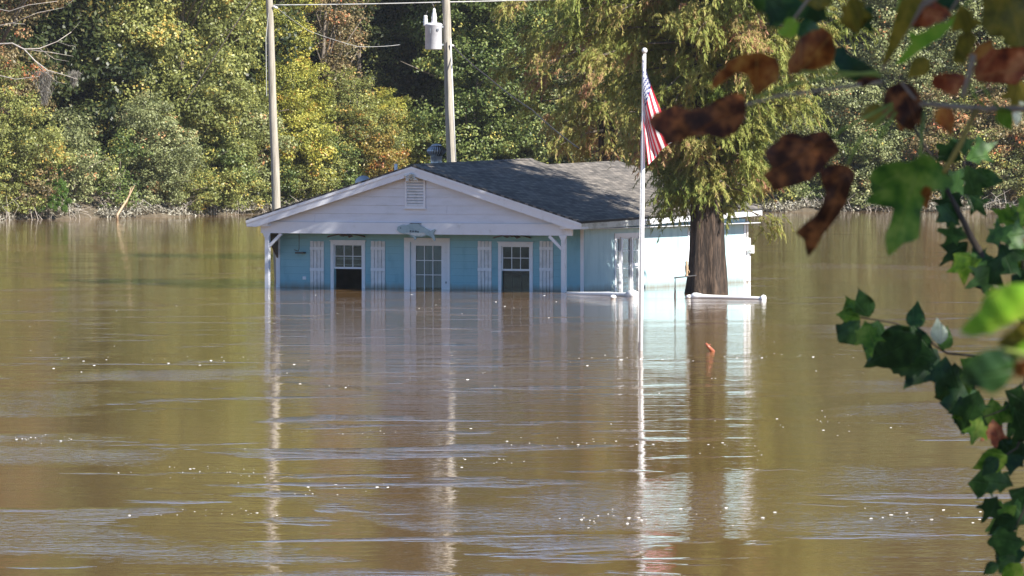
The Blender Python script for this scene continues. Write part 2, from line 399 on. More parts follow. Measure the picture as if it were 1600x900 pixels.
# rosette ornament over the vent: an irregular crusted cluster (wasp nest like)
rng = random.Random(8); mo = bmesh.new()
for i in range(16):
    a = -.22 + .44 * (i + .5) / 16; mtx = Matrix.Translation((vc + a, -.03 + rng.uniform(-.02, .01), hz(277, vc, 0) + .0 + rng.uniform(-.07, .10) - abs(a) * .25)) @ Matrix.Diagonal((rng.uniform(.8, 1.5), .6, rng.uniform(.7, 1.1), 1))
    bmesh.ops.create_icosphere(mo, subdivisions=2, radius=rng.uniform(.036, .055), matrix=mtx)
me = bpy.data.meshes.new('carved_ornament'); mo.to_mesh(me); mo.free(); me.materials.append(M['weathered'])
o = bpy.data.objects.new('carved_ornament', me); C.objects.link(o); o.parent = vn

# posts with braces
for px in (418, 881):
    u = hu(px, .32); sg = 1 if px < 600 else -1
    p = MB(); p.box((u - .07, .255, -1.6), (u + .07, .395, BB - .001)); po = p.build('porch_post', M['white'], house, bevel=.008)
    q = MB(); q.beam((u + sg * .04, .325, BB - .44), (u + sg * .50, .325, BB - .02), .09, (0, 1, 0), .075); q.build('brace', M['white'], po)
    q = MB(); q.prism([(u - .14, .245, BB - .003), (u + .14, .245, BB - .003), (u + .075, .245, BB - .13), (u - .075, .245, BB - .13)], (0, .008, 0)); q.build('gusset', M['trim'], po)
    if px < 600:
        q = MB(); q.box((u + .09, .9, -1.6), (u + .17, .98, BB)); 
# rear half post / corner board by the wall at left and right
VW = 1.25; WL, WR = -11.40, -.5
for u0, u1 in ((WL - .01, WL + .13), (WR - .10, WR + .012)):
    p = MB(); p.box((u0, VW - .025, -1.6), (u1, VW + .0, 1.95)); p.build('corner_board', M['trim'], house)
# porch ceiling, floor
p = MB(); p.box((UL + .02, .385, BB + .20), (UR - .02, VW, BB + .24)); p.build('porch_ceiling', M['aqua'], house)
p = MB(); p.box((WL - .2, .1, -1.0), (WR + .2, 14.0, -.85)); p.build('floor', M['interior'], house)

# front wall with openings
def wall_with_holes(plane, a0, a1, z0, z1, holes, t, m, name, axis):
    """holes: list of (a,b,zlo,zhi); axis 'u' front wall at v=plane..plane+t, axis 'v' side wall at u=plane-t..plane"""
    w_ = MB(); e = sorted(holes); cur = a0
    def bx(a, b, c, d):
        if b - a < 1e-4 or d - c < 1e-4: return
        if axis == 'u': w_.box((a, plane, c), (b, plane + t, d))
        else: w_.box((plane - t, a, c), (plane, b, d))
    for a, b_, lo, hi in e:
        bx(cur, a, z0, z1); bx(a, b_, z0, lo); bx(a, b_, hi, z1); cur = b_
    bx(cur, a1, z0, z1)
    return w_.build(name, m, house)
ztopw = hz(382, -8, VW); zrail = hz(420.5, -8, VW)
W1 = (hu(522, VW), hu(566, VW)); W2 = (hu(784, VW), hu(828, VW)); D1 = (hu(641, VW), hu(699, VW))
wall_with_holes(VW, WL, WR, -1.6, BB + .195, [(W1[0], W1[1], -.55, ztopw), (W2[0], W2[1], -.55, ztopw), (D1[0], D1[1], -.85, hz(378, -6, VW))], .14, M['aqua'], 'front_wall', 'u')

def window_front(a, b, zt, zr, zbm, open_lower, name='window', blind=False):
    fr = MB(); t = .11
    for x0, x1, c, d in ((a - t, a + .0, zbm - .05, zt + .10), (b, b + t, zbm - .05, zt + .10)): fr.box((x0, VW - .04, c), (x1, VW - .002, d))
    fr.box((a, VW - .04, zt), (b, VW - .002, zt + .10)); fr.box((a - t - .03, VW - .055, zt + .102), (b + t + .03, VW - .002, zt + .135))
    wo = fr.build(name, M['trim'], house)
    s1 = MB(); s = .035
    s1.box((a, VW + .01, zr), (b, VW + .05, zr + .06)); s1.box((a, VW + .01, zt - s), (b, VW + .05, zt)); s1.box((a, VW + .01, zr + .06), (a + s, VW + .05, zt - s)); s1.box((b - s, VW + .01, zr + .06), (b, VW + .05, zt - s))
    for i in (1, 2):
        x = a + s + (b - a - 2 * s) * i / 3; s1.box((x - .011, VW + .02, zr + .06), (x + .011, VW + .04, zt - s))
    zz = (zr + .06 + zt - s) / 2; s1.box((a + s, VW + .021, zz - .010), (b - s, VW + .039, zz + .010))
    so_ = s1.build('sash', M['trim'], wo)
    g = MB(); g.box((a + s, VW + .026, zr + .06), (b - s, VW + .030, zt - s)); g.build('pane', M['glass'], wo)
    if not open_lower:
        l = MB()
        l.box((a, VW + .055, zbm), (a + .03, VW + .09, zr)); l.box((b - .03, VW + .055, zbm), (b, VW + .09, zr))
        for i in (1, 2):
            x = a + (b - a) * i / 3; l.box((x - .008, VW + .06, zbm), (x + .008, VW + .08, zr))
        for q in (.5,): l.box((a + .03, VW + .061, q), (b - .03, VW + .079, q + .015))
        l.build('sash', M['interior'], wo)
        g = MB(); g.box((a + .03, VW + .066, zbm), (b - .03, VW + .070, zr)); g.build('pane', M['glass'], wo)
    if blind:
        bl = MB(); bl.box((a + .02, VW + .16, zr + .30), (b - .02, VW + .17, zr + .33)); bl.build('blind', M['curtain'], wo)
        bl = MB(); bl.box((a + .02, VW + .16, zr + .12), (b - .02, VW + .17, zr + .14)); bl.build('blind', M['curtain'], wo)
    # storm-frame seen behind: box so the room looks closed
    return wo
window_front(W1[0], W1[1], ztopw, zrail, -.55, True, blind=True)
window_front(W2[0], W2[1], ztopw, hz(424, -1.5, VW), -.55, False)
rm = MB(); rm.box((WL + .2, VW + 3.0, -.85), (WR - .2, VW + 3.08, 1.95)); rm.build('inner_wall', M['interior'], house)
# sofa-like dark furniture glimpse in the left window
# door
dz1 = hz(378, -6, VW)
d = MB(); a, b_ = D1; t = .10
d.box((a - .2, VW - .045, -1.2), (a, VW - .002, dz1 + .13)); d.box((b_, VW - .045, -1.2), (b_ + .1, VW - .002, dz1 + .13)); d.box((a, VW - .045, dz1), (b_, VW - .002, dz1 + .13))
dr = d.build('door', M['trim'], house)
ga, gb = hu(650, VW + .05), hu(690, VW + .05); gz = hz(384, -6, VW)
l = MB(); l.box((a, VW + .03, -.85), (ga, VW + .075, dz1)); l.box((gb, VW + .03, -.85), (b_, VW + .075, dz1)); l.box((ga, VW + .03, gz), (gb, VW + .075, dz1)); l.box((ga, VW + .03, -.85), (gb, VW + .075, -.45))
for i in (1, 2):
    x = ga + (gb - ga) * i / 3; l.box((x - .012, VW + .035, -.45), (x + .012, VW + .06, gz))
for py in (407, 429.5): zz = hz(py, -6, VW); l.box((ga, VW + .036, zz - .011), (gb, VW + .059, zz + .011))
l.build('door_leaf', M['trim'], dr)
g = MB(); g.box((ga, VW + .045, -.45), (gb, VW + .049, gz)); g.build('pane', M['glass'], dr)
g = MB(); g.box((ga - .02, VW + .10, .05), (gb + .02, VW + .12, gz + .02)); g.build('curtain', M['curtain'], dr)
kb = MB(); kb.lathe([(.0, -.03), (.03, -.02), (.035, 0), (.02, .03), (.0, .035)], (b_ - .05, VW + .0, .22), 12, Matrix.Rotation(R(90), 3, 'X')); kb.build('handle', M['galv'], dr, True)
# shutters
for x0, x1 in ((485, 507), (580, 602.5), (747, 769), (843.5, 865)):
    a, b_ = hu(x0, VW), hu(x1, VW); s = MB(); n_ = 4; zt = hz(376.5, (a + b_) / 2, VW); wv_ = (b_ - a) / n_
    for i in range(n_): s.box((a + wv_ * i + .008, VW - .035, -.6), (a + wv_ * (i + 1) - .010, VW - .008, zt - (.01 if i % 2 else 0)))
    so_ = s.build('shutter', M['shutter'], house)
    for py in (388, 421): zz = hz(py, (a + b_) / 2, VW); q = MB(); q.box((a + .004, VW - .052, zz - .045), (b_ - .004, VW - .036, zz + .045)); q.build('batten', M['trim'], so_)
# meter & lamp fittings on front wall at left
q = MB(); a = hu(474, VW); q.tube([(a, VW - .3, BB + .19), (a, VW - .3, 1.25)], .012, 6); q.tube([(a, VW - .3, 1.25), (a - .05, VW - .28, 1.18), (a - .20, VW - .25, 1.22)], .012, 6)
q.box((a - .15, VW - .3, 1.10), (a + .12, VW - .06, 1.15)); q.build('plant_bracket', M['darkmetal'], house)
q = MB(); q.box((a - .02, VW - .02, .26), (a + .10, VW - .001, .36)); q.build('outlet', M['trim'], house)

# side wall (faces right), openings: garden window pair, back window
US = WR
sv0, sv1 = hv(962, US), hv(999, US)
sz = hz(371, US, sv0)
bw0, bw1 = hv(1076, US), hv(1100, US)
wall_with_holes(US, VW + .14, 14.0, -1.6, EZ - .12, [(sv0, sv1, -.6, sz), (bw0, bw1, .5, 1.75)], .14, M['aqua_side_lit'], 'side_wall', 'v')
p = MB(); p.box((WR - .14, VW + .02, EZ - .2), (WR, VW + .3, EZ + .0)); 
p = MB(); p.box((WL, VW + .14, -1.6), (WL + .14, 14.0, EZ - .1)); p.build('side_wall', M['aqua_side_lit'], house)
p = MB(); p.box((WL + .14, 13.86, -1.6), (WR - .14, 14.0, EZ)); p.build('back_wall', M['aqua'], house)
p = MB(); p.box((US - .11, 14.002, -1.6), (US + .02, 14.022, 1.95)); p.box((US + .001, 13.86, -1.6), (US + .022, 14.0, 1.95)); p.build('corner_board', M['trim'], house)
# frieze board strip under the eave
p = MB(); p.box((US + .002, VW + .03, 0.0), (US + .02, VW + .15, EZ - .27)); p.build('corner_board', M['aqua_side_lit'], house)
fr = MB(); X0, X1 = US - .02, US + .03
n_ = 3; ws = [(sv0, sv0 + (sv1 - sv0) * .24), (sv0 + (sv1 - sv0) * .24, sv0 + (sv1 - sv0) * .68), (sv0 + (sv1 - sv0) * .68, sv1)]
fr.box((X0, sv0 - .11, -.6), (X1, sv0, sz + .13)); fr.box((X0, sv1, -.6), (X1, sv1 + .11, sz + .13)); fr.box((X0, sv0, sz), (X1, sv1, sz + .13))
for a, b_ in ws[:-1]: fr.box((X0, b_ - .05, -.6), (X1 - .005, b_ + .05, sz))
wo = fr.build('side_window', M['trim'], house)
for j, (a, b_) in enumerate(ws):
    a2, b2 = (a if j == 0 else a + .05), (b_ if j == 2 else b_ - .05)
    q = MB()
    q.box((US - .058, a2, -.6), (US - .022, a2 + .03, sz - .05)); q.box((US - .058, b2 - .03, -.6), (US - .022, b2, sz - .05))
    if j != 1: zz = .72; q.box((US - .06, a2, zz), (US - .02, b2, zz + .08))
    for k in (1, 2): zz = sz * k / 3 + .1; q.box((US - .05, a2, zz), (US - .03, b2, zz + .018))
    q.box((US - .06, a2, sz - .05), (US - .021, b2, sz - .001)); q.build('sash', M['trim'], wo)
    q = MB(); q.box((US - .042, a2, -.6), (US - .038, b2, sz - .05)); q.build('pane', M['glass'], wo)
q = MB(); q.box((US - .30, sv0, -.5), (US - .28, sv1, sz)); q.build('curtain', M['curtain'], wo)
fr = MB(); fr.box((X0, bw0 - .1, .4), (X1, bw0, 1.85)); fr.box((X0, bw1, .4), (X1, bw1 + .1, 1.85)); fr.box((X0, bw0, 1.75), (X1, bw1, 1.85)); fr.box((X0, bw0, .4), (X1 + .02, bw1, .5)); fr.box((X0, bw0, 1.10), (X0 + .03, bw1, 1.15))
wo = fr.build('side_window', M['trim'], house); q = MB(); q.box((US - .042, bw0, .5), (US - .038, bw1, 1.75)); q.build('pane', M['glass'], wo)
# meter box, conduit at far corner
q = MB(); q.box((US - .02, 14.024, .0), (US + .12, 14.20, 1.46)); mt = q.build('meter_box', M['pvc'], house, bevel=.02)
q = MB(); q.box((US + .122, 14.03, .95), (US + .25, 14.18, 1.22)); q.lathe([(.07, 0), (.07, .06), (.03, .1)], (US + .19, 14.03, 1.08), 14, Matrix.Rotation(R(90), 3, 'X')); q.build('meter', M['pvc'], mt)
q = MB(); q.tube([(US + .04, 14.08, 1.46), (US + .04, 14.08, 2.02)], .035, 10); q.build('conduit', M['pvc'], mt, True)

# roof fittings
u = -6.25; v = (((681 - 800) / F) * 203.5 - HX - u * ct) / st; bz = roofz(u) + SH * v
tv = MB(); tv.lathe([(.20, -.15), (.20, 0), (.185, .02), (.185, .30), (.21, .31)], (u, v, bz), 28); tvo = tv.build('turbine_vent', M['galv'], house, True)
hb = MB(); nb_ = 22
for k in range(nb_):
    a = 2 * math.pi * k / nb_; pr = []
    for i in range(9):
        t_ = i / 8; rr = .16 + .15 * math.sin(math.pi * t_); zz = bz + .31 + .34 * t_; aa = a + .15 * t_
        pr.append((rr, zz, aa))
    vs = []
    for rr, zz, aa in pr: vs += [(u + rr * math.cos(aa), v + rr * math.sin(aa), zz), (u + (rr - .035) * math.cos(aa + .17), v + (rr - .035) * math.sin(aa + .17), zz)]
    hb.add(vs, [(2 * i, 2 * i + 1, 2 * i + 3, 2 * i + 2) for i in range(8)])
hb.build('turbine_head', M['galv'], tvo)
cr_ = MB(); cr_.lathe([(.13, .3), (.20, .4), (.22, .48), (.20, .57), (.13, .64)], (u, v, bz), 20); cr_.build('shade_core', M['interior'], tvo, True)  # dark body added to stand for the shade between the fins
cp = MB(); cp.lathe([(.17, 0), (.16, .03), (.08, .06), (0.001, .07)], (u, v, bz + .645), 24); cp.build('turbine_cap', M['galv'], tvo, True)
u = -7.3; v = 1.65; pp = MB(); pp.tube([(u, v, roofz(u) - .1), (u, v, hz(256, u, v))], .05, 14); pp.build('vent_pipe', M['pvc'], house, True)
u = -8.75; v = 2.2; zc = hz(288, u, v) + .02
ds = MB(); A = Matrix.Rotation(R(25), 3, 'Z') @ Matrix.Rotation(R(68), 3, 'X')
ds.lathe([(.26, .06), (.20, .02), (.1, .002), (.0015, 0), (.0015, -.01), (.1, -.01), (.21, .006), (.265, .05)], (u, v, zc), 28, A); dso = ds.build('satellite_dish', M['pvc'], house, True)
q = MB(); q.tube([(u, v + .05, zc - .05), (u, v + .2, roofz(u) - .05)], .022, 8); q.build('mast', M['galv'], dso)
# brown wood panel between beam and wall, behind left post
q = MB(); a = hu(443, .9); q.prism([(UL + .12, .42, BB + .1), (UL + .12, .42, BB - .1), (WL + .02, VW - .03, .95), (WL + .02, VW - .03, BB + .1)], (.05, 0, 0)); q.build('porch_side_trim', M['brownwood'], house)

# ceiling fans (hang from porch ceiling)
def fan(u, v, z, rot, lab, grp):
    wp = house.matrix_basis @ Vector((u, v, z))
    wp = Vector((HX + u * ct + v * st, HY - u * st + v * ct, z))
    e = empty('ceiling_fan', wp, rot); tag(e, lab, 'ceiling fan', grp)
    m_ = MB(); m_.lathe([(.03, .14), (.03, .05), (.09, .04), (.11, 0), (.10, -.05), (.04, -.08), (.002, -.085)], (0, 0, 0), 20); m_.build('motor', M['brownwood'], e, True)
    for k in range(4):
        a = k * math.pi / 2; d_ = Vector((math.cos(a), math.sin(a), 0)); n_ = Vector((-d_.y, d_.x, .35)).normalized()
        bb = MB(); p0, p1 = d_ * .12, d_ * .62 + Vector((0, 0, -.11))
        bb.prism([p0 - n_ * .045, p1 - n_ * .075, p1 + n_ * .075, p0 + n_ * .045], (0, 0, .012)); bb.build('blade', M['brownwood'], e)
fan(hu(541, .8), .8, BB - .0, R(196), 'brown ceiling fan with drooping blade above the left front window', 'ceiling fans under the porch')
fan(hu(800, .8), .8, BB + .02, R(20), 'brown ceiling fan above the right front window', 'ceiling fans under the porch')

# fish sign hanging on the porch beam
fs = empty('fish_sign', (HX + hu(650, .2) * ct + .2 * st, HY - hu(650, .2) * st + .2 * ct, 1.86), -TH)
tag(fs, 'weathered blue-grey wooden fish sign hanging over the porch door', 'sign')
def fpx(x, y): return ((x - 650) / 50 / ct * 1.02, 0, -(y - 359) / 49)
out = [(620,357),(621,352),(627,349.5),(634,350),(638,348.5),(645,349),(655,349.5),(661,352),(667,355.5),(672,358.5),(679,355),(680,357),(677,362),(680,371),(679,374),(673,367),(667,364.5),(660,367.5),(652,366.8),(644,366),(638,364),(630,363),(624,361)]
M['fish'] = painted('fish_paint', (.30, .42, .46), (.20, .30, .33), nscale=5)
M['fishbelly'] = painted('fish_belly', (.52, .56, .54), (.3, .34, .34), nscale=8)
M['ink'] = painted('dark_lettering', (.03, .045, .07), (.02, .03, .05))
q = MB(); q.prism([fpx(*p) for p in out], (0, .035, 0)); q.build('fish_board', M['fish'], fs, bevel=.004)
q = MB(); q.prism([Vector(fpx(*p)) + Vector((0, -.006, 0)) for p in [(631,361.5),(640,361),(652,361.5),(662,360.5),(666,363),(659,366),(650,365.5),(640,363.8)]], (0, .005, 0)); q.build('belly', M['fishbelly'], fs)
q = MB(); q.prism([Vector(fpx(*p)) + Vector((0, -.004, 0)) for p in [(640,366),(648,366.3),(651,370),(648,373),(646,368)]], (0, .02, 0)); q.build('fin', M['fish'], fs); q = MB(); q.prism([Vector(fpx(*p)) + Vector((0, -.004, 0)) for p in [(637,350),(640,347.5),(656,347.5),(656,350)]], (0, .02, 0)); q.build('fin', M['fish'], fs)
LT = [[(641,357.4,641,359.9),(641,357.4,643,357.4),(641,358.6,642.6,358.6),(641,359.9,643,359.9)],[(645,357.6,645,360.2),(645,357.6,647,358.9),(647,358.9,645,360.2)],[(649,358,649,360.5),(649,358,650.6,358),(650.6,358,650.6,360.5),(649,359.2,650.6,359.2)],[(652.5,358.6,652.5,360.8),(652.5,358.6,654,360.8),(654,360.8,654,358.6)]]
for lt in LT:      # small dark lettering strokes, unreadable at this size as on the photo
    q = MB()
    for x0, y0, x1, y1 in lt: q.beam(Vector(fpx(x0, y0)) + Vector((0, -.008, 0)), Vector(fpx(x1, y1)) + Vector((0, -.008, 0)), .012, (0, 1, 0), .012)
    q.build('letter', M['ink'], fs)
q = MB(); e_ = Vector(fpx(626, 354)); q.lathe([(.02, 0), (.018, .006), (.001, .008)], e_ + Vector((0, -.002, 0)), 10, Matrix.Rotation(R(90), 3, 'X')); q.build('eye', M['ink'], fs)
q = MB(); q.box((-.22, -.015, .245), (.18, .02, .262)); q.tube([(-.15, 0, .25), (-.15, .01, .19)], .006, 5); q.tube([(.1, 0, .25), (.1, .01, .18)], .006, 5); q.build('hanger', M['darkmetal'], fs)

# ------------------------------------------------------------ floating rails, rail, stick
def lathe_along(mb, a, b, prof, n=14):
    a = Vector(a); b = Vector(b); d = b - a; L = d.length; q = d.to_track_quat('Z', 'Y').to_matrix()
    mb.lathe([(r, t * L) for r, t in prof], a, n, q)
def on_water(px, py): Y = F * H / (py - HZ); return Vector(((px - 800) / F * Y, Y, 0))
a = on_water(1081, 466); b_ = on_water(1196, 468)
q = MB(); lathe_along(q, a + Vector((0, 0, .06)), b_ + Vector((0, 0, .03)), [(.02,0),(.08,.005),(.115,.03),(.115,.07),(.10,.10),(.07,.16),(.062,.4),(.055,.85),(.05,.93),(.045,.935),(.09,.95),(.115,.975),(.09,.996),(.02,1)])
tag(q.build('floating_post', M['pvc'], None, True), 'white turned post with a ball end floating past the cypress trunk', 'post', 'white posts adrift in front of the house')
a = on_water(886, 459); b_ = on_water(994, 463.5)
q = MB(); lathe_along(q, a + Vector((0, 0, .01)), b_ + Vector((0, 0, .05)), [(.02,0),(.055,.01),(.06,.2),(.065,.3),(.075,.5),(.085,.6),(.07,.7),(.075,.86),(.07,.875),(.14,.90),(.165,.95),(.13,.99),(.03,1)])
tag(q.build('floating_post', M['pvc'], None, True), 'half sunk white turned post with a big round end drifting left of the flagpole', 'post', 'white posts adrift in front of the house')
q = MB(); q.lathe([(.02, -.02), (.07, 0), (.10, .05), (.09, .09), (.03, .12)], on_water(958, 467), 16); tag(q.build('float_ball', M['pvc'], None, True), 'small white float bobbing against the left drifting post', 'float')
q = MB(); q.lathe([(.02, -.02), (.09, 0), (.11, .05), (.08, .09), (.03, .11)], on_water(1077, 466), 16); tag(q.build('float_ball', M['pvc'], None, True), 'small white float at the foot of the cypress trunk', 'float')
e = empty('handrail', P(1055, 465, F * H / (465 - HZ))); tag(e, 'thin dark metal handrail standing in the water left of the cypress trunk', 'handrail')
q = MB(); q.tube([(0, 0, -1), (0, 0, .15)], .035, 10); q.tube([(0, 0, .15), (0, 0, .30)], .025, 10); q.tube([(0, 0, .30), (0, 0, .60)], .015, 8); q.build('rail_post', M['darkmetal'], e, True)
q = MB(); q.tube([(-.02, 0, .60), (.65, .5, .66)], .022, 8); q.build('top_rail', M['darkmetal'], e, True)
e = empty('garden_ornament', P(1073, 432, 197)); tag(e, 'small tan clay ornament perched on the handrail against the trunk', 'ornament')
q = MB(); q.lathe([(.05, 0), (.055, .03), (.03, .08), (.05, .2), (.055, .3), (.035, .38), (.045, .44), (.002, .5)], (0, 0, 0), 14); q.build('body', M['tan'], e, True)
q = MB(); q.tube([(.04, 0, .22), (.09, 0, .15), (.05, 0, .08)], .012, 6); q.build('handle', M['tan'], e, True)
q = MB(); bs = on_water(1114, 549); q.tube([bs + Vector((.14, .3, -.3)), bs, bs + Vector((-.10, -.05, .10)), bs + Vector((-.17, -.05, .19))], [.05, .05, .045, .03], 9); q.tube([bs + Vector((-.12, -.05, .12)), bs + Vector((-.06, -.08, .17))], [.025, .012], 6)
tag(q.build('driftwood_stick', M['redwood'], None, True), 'short reddish stick poking out of the water below the cypress', 'stick')

# ------------------------------------------------------------ flagpole and flag
YF = F * H / (548 - HZ); fb = on_water(1001, 548); ft = P(1007, 84, YF)
fp = empty('flagpole', fb); tag(fp, 'tall pale metal flagpole with ball finial rising from the water', 'flagpole')
q = MB(); d = ft - fb; q.tube([Vector((0, 0, 0)) - d * .25, d * .35, d], [.052, .050, .037], 16); q.build('shaft', M['pole_metal'], fp, True)
q = MB(); q.lathe([(.001, 0), (.04, .01), (.062, .045), (.066, .075), (.058, .11), (.03, .137), (.001, .142)], d, 18); q.build('finial', M['pole_metal'], fp, True)
q = MB(); q.tube([Vector((-.06, -.03, .2)) , d + Vector((-.05, -.03, -.05))], .006, 5); q.build('halyard', M['pvc'], fp)
def flag():
    nh, nl = 65, 96; HH, LL = 1.45, 2.25; top = ft + Vector((-.01, -.05, -.10))
    V = []; Fc = []; col = []
    for j in range(nh + 1):
        t = j / nh
        for i in range(nl + 1):
            s = i / nl
            # the cloth hangs limp: fly falls downward, upper edge leans out to the right
            L = LL * ((.93 - .34 * t) * s)
            ang = R(11) * (1 - t) ** 1.3 + R(1.5) + R(6) * s * (1 - t)
            x = L * math.sin(ang) * 1.12; z = -t * HH * (1 - .16 * s) - L * math.cos(ang)
            z += .22 * max(0, s - .72) ** 1.0 * (1 - t)                     # turned-up end
            x += (.03 * math.sin(t * 9 + s * 2)) * min(1, s * 3) * (1 - .3 * t)
            y = -.01 + (.12 * math.sin(t * 9 + s * 2.2 + .6) + .02 * math.sin(t * 21 - s * 3)) * min(1, s * 2.6 + .12)
            V.append(top + Vector((x - .03 + .10 * t * s, y, z)))
    stars = []
    for rr in range(9):
        n_ = 6 if rr % 2 == 0 else 5
        for k in range(n_):
            stars.append(((k * 2 + (1 if rr % 2 == 0 else 2)) / 12 * .30, (rr + 1) / 10 * 7 / 13))
    def star(s, t):
        for a_, b2 in stars:
            dx = (s - a_) * LL; dy = (t - b2) * HH; rr = math.hypot(dx, dy)
            if rr < .045:
                th = (math.atan2(dx, -dy)) % (2 * math.pi / 5); th = min(th, 2 * math.pi / 5 - th)
                if rr < .045 - .03 * th / (math.pi / 5): return True
        return False
    for j in range(nh):
        for i in range(nl):
            a0 = j * (nl + 1) + i; Fc.append((a0, a0 + 1, a0 + nl + 2, a0 + nl + 1))
            s, t = (i + .5) / nl, (j + .5) / nh
            if s < .30 and t < 7 / 13: c_ = (.75, .75, .75) if star(s, t) else (.022, .035, .16)
            else: c_ = (.68, .025, .05) if int(t * 13) % 2 == 0 else (.78, .77, .77)
            col.append(c_)
    me = bpy.data.meshes.new('flag'); me.from_pydata([tuple(v) for v in V], [], Fc); me.update()
    at = me.attributes.new('cloth', 'FLOAT_COLOR', 'FACE'); at.data.foreach_set('color', np.array([(*c, 1) for c in col], dtype=np.float32).ravel())
    m, n, b = mat('flag_cloth'); q = N(n, 'Attribute'); q.attribute_name = 'cloth'; n.links.new(q.outputs['Color'], b.inputs['Base Color']); b.inputs['Roughness'].default_value = .7
    tr = N(n, 'BsdfTranslucent'); n.links.new(q.outputs['Color'], tr.inputs['Color']); mx = N(n, 'MixShader'); mx.inputs[0].default_value = .25
    n.links.new(b.outputs[0], mx.inputs[1]); n.links.new(tr.outputs[0], mx.inputs[2]); n.links.new(mx.outputs[0], n.nodes['Material Output'].inputs[0])
    me.materials.append(m); me.shade_smooth()
    o = bpy.data.objects.new('flag', me); C.objects.link(o); tag(o, 'red, white and blue flag hanging limp from the flagpole top', 'flag')
flag()

# ------------------------------------------------------------ utility poles, transformer, wires
def upole(px0, py0, px1, py1, Y, r0, r1, label):
    a = P(px1, py1, Y); b_ = P(px0, py0, Y); d = (b_ - a).normalized(); top = b_ + d * ((11.6 - b_.z) / d.z); foot = a - d * ((a.z + 2) / d.z)
    e = empty('utility_pole', (foot.x, foot.y, 0)); tag(e, label, 'utility pole', 'wooden utility poles behind the house')
    q = MB(); o_ = Vector((foot.x, foot.y, 0)); n_ = 9
    q.tube([foot.lerp(top, i / n_) - o_ + Vector((.01 * math.sin(i * 2.1), 0, 0)) for i in range(n_ + 1)], [r0 + (r1 - r0) * i / n_ for i in range(n_ + 1)], 14)
    q.build('shaft', M['polewood'], e, True); return e, top, foot
YP = 216
pl, plt, plf = upole(421, 0, 432, 327, YP, .165, .105, 'leaning grey wooden utility pole left of the house gable, without a transformer')
pr, prt, prf = upole(697, 0, 705, 250, YP, .20, .115, 'grey wooden utility pole with the transformer, rising behind the roof ridge')
def rel(e, p): return Vector(p) - Vector(e.location)
q = MB(); q.tube([rel(pl, P(417, 150, YP) + Vector((0, -.15, 0))), rel(pl, P(416, 60, YP) + Vector((0, -.15, 0))), rel(pl, P(420, 20, YP) + Vector((0, -.1, 0)))], .012, 5); q.build('ground_wire', M['cable'], pl)
q = MB(); q.tube([rel(pl, P(427, 10, YP - .1)), rel(pl, P(434, 13, YP - .1))], .04, 8); q.build('insulator', M['porcelain'], pl, True)
q = MB(); q.tube([rel(pr, P(712, 252, YP - .3)), rel(pr, P(708, 160, YP - .3)), rel(pr, P(704, 60, YP - .25))], .02, 6); q.build('conduit', M['pvc'], pr, True)
q = MB(); q.tube([rel(pr, P(704, 70, YP - .15)), rel(pr, P(709, 72, YP - .2))], .035, 8); q.build('insulator', M['porcelain'], pr, True)
for py in (42, 70): q = MB(); q.beam(rel(pr, P(697, py, YP)), rel(pr, P(687, py, YP - .1)), .06); q.build('bracket', M['galv'], pr)
M['tank'] = painted('transformer_paint', (.66, .66, .70), (.52, .52, .56), rough=.35)
tc = P(677.5, 77.5, YP - .1); tr_ = empty('transformer', tc); tag(tr_, 'pale grey can transformer with two bushings bolted to the right utility pole', 'transformer')
hh = (77.5 - 39) / 1e4 * YP
q = MB(); q.lathe([(.001, 0), (.265, .0), (.285, .02), (.285, hh - .03), (.30, hh - .02), (.30, hh + .02), (.24, hh + .06), (.001, hh + .08)], (0, 0, 0), 32); q.build('tank', M['tank'], tr_, True)
for dx, h0, h1, fat in ((-.27, hh - .05, 15 + 8, 0), (.02, hh + .04, 13, 1)):
    b1 = rel(tr_, P(0, (24, 13)[fat], YP)).z
    q = MB(); prof = []
    for i in range(9):
        t_ = i / 8; rr = (.075 if not fat else .088) * (1 if t_ < .45 else 1 - (t_ - .45) * (1.2 if fat else .5)) * (1.12 if i % 2 else .92); prof.append((max(rr, .012), h0 + (b1 - h0) * t_))
    q.lathe(prof, (dx, -.05, 0), 16); q.build('bushing', M['porcelain'], tr_, True)
q = MB(); q.tube([(.02, -.05, rel(tr_, P(0, 13, YP)).z), (-.02, -.05, rel(tr_, P(0, 8, YP)).z), (-.05, 0, rel(tr_, P(0, 5, YP)).z)], .022, 6); q.build('lead', M['darkmetal'], tr_, True); q = MB(); q.tube([(-.27, -.05, rel(tr_, P(0, 24, YP)).z), (-.2, -.05, rel(tr_, P(0, 17, YP)).z)], .012, 5); q.build('lead', M['darkmetal'], tr_, True)
q = MB(); q.box((.12, -.30, hh - .2), (.18, -.24, hh - .13)); q.build('lug', M['galv'], tr_); q = MB(); q.box((-.12, -.31, hh - .28), (-.1, -.27, hh - .12)); q.build('lug', M['galv'], tr_)
def wire(pts, r, label, n=14, m='cable', sag=.0, cat='power line', grp='overhead wires'):
    q = MB(); P_ = []
    for i in range(len(pts) - 1):
        for k in range(n): t = k / n; p = pts[i].lerp(pts[i + 1], t); p.z -= sag * 4 * t * (1 - t); P_.append(p)
    P_.append(pts[-1]); q.tube(P_, r, 5); tag(q.build(cat.replace(' ', '_'), M[m], None, True), label, cat, grp)
wire([P(427, 8, YP), P(692, 3.5, YP), P(1000, -6, YP + 8)], .02, 'pale wire strung level between the two utility poles near the top', sag=.02)
wire([P(120, -260, 196), P(400, -6, 214.5)], .015, 'unseen run of the left line', sag=.1) if False else None
wire([P(420, -40, YP), P(320, 113, 240), P(290, 160, 250)], .018, 'thin pale guy wire slanting down left of the left utility pole', cat='guy wire')
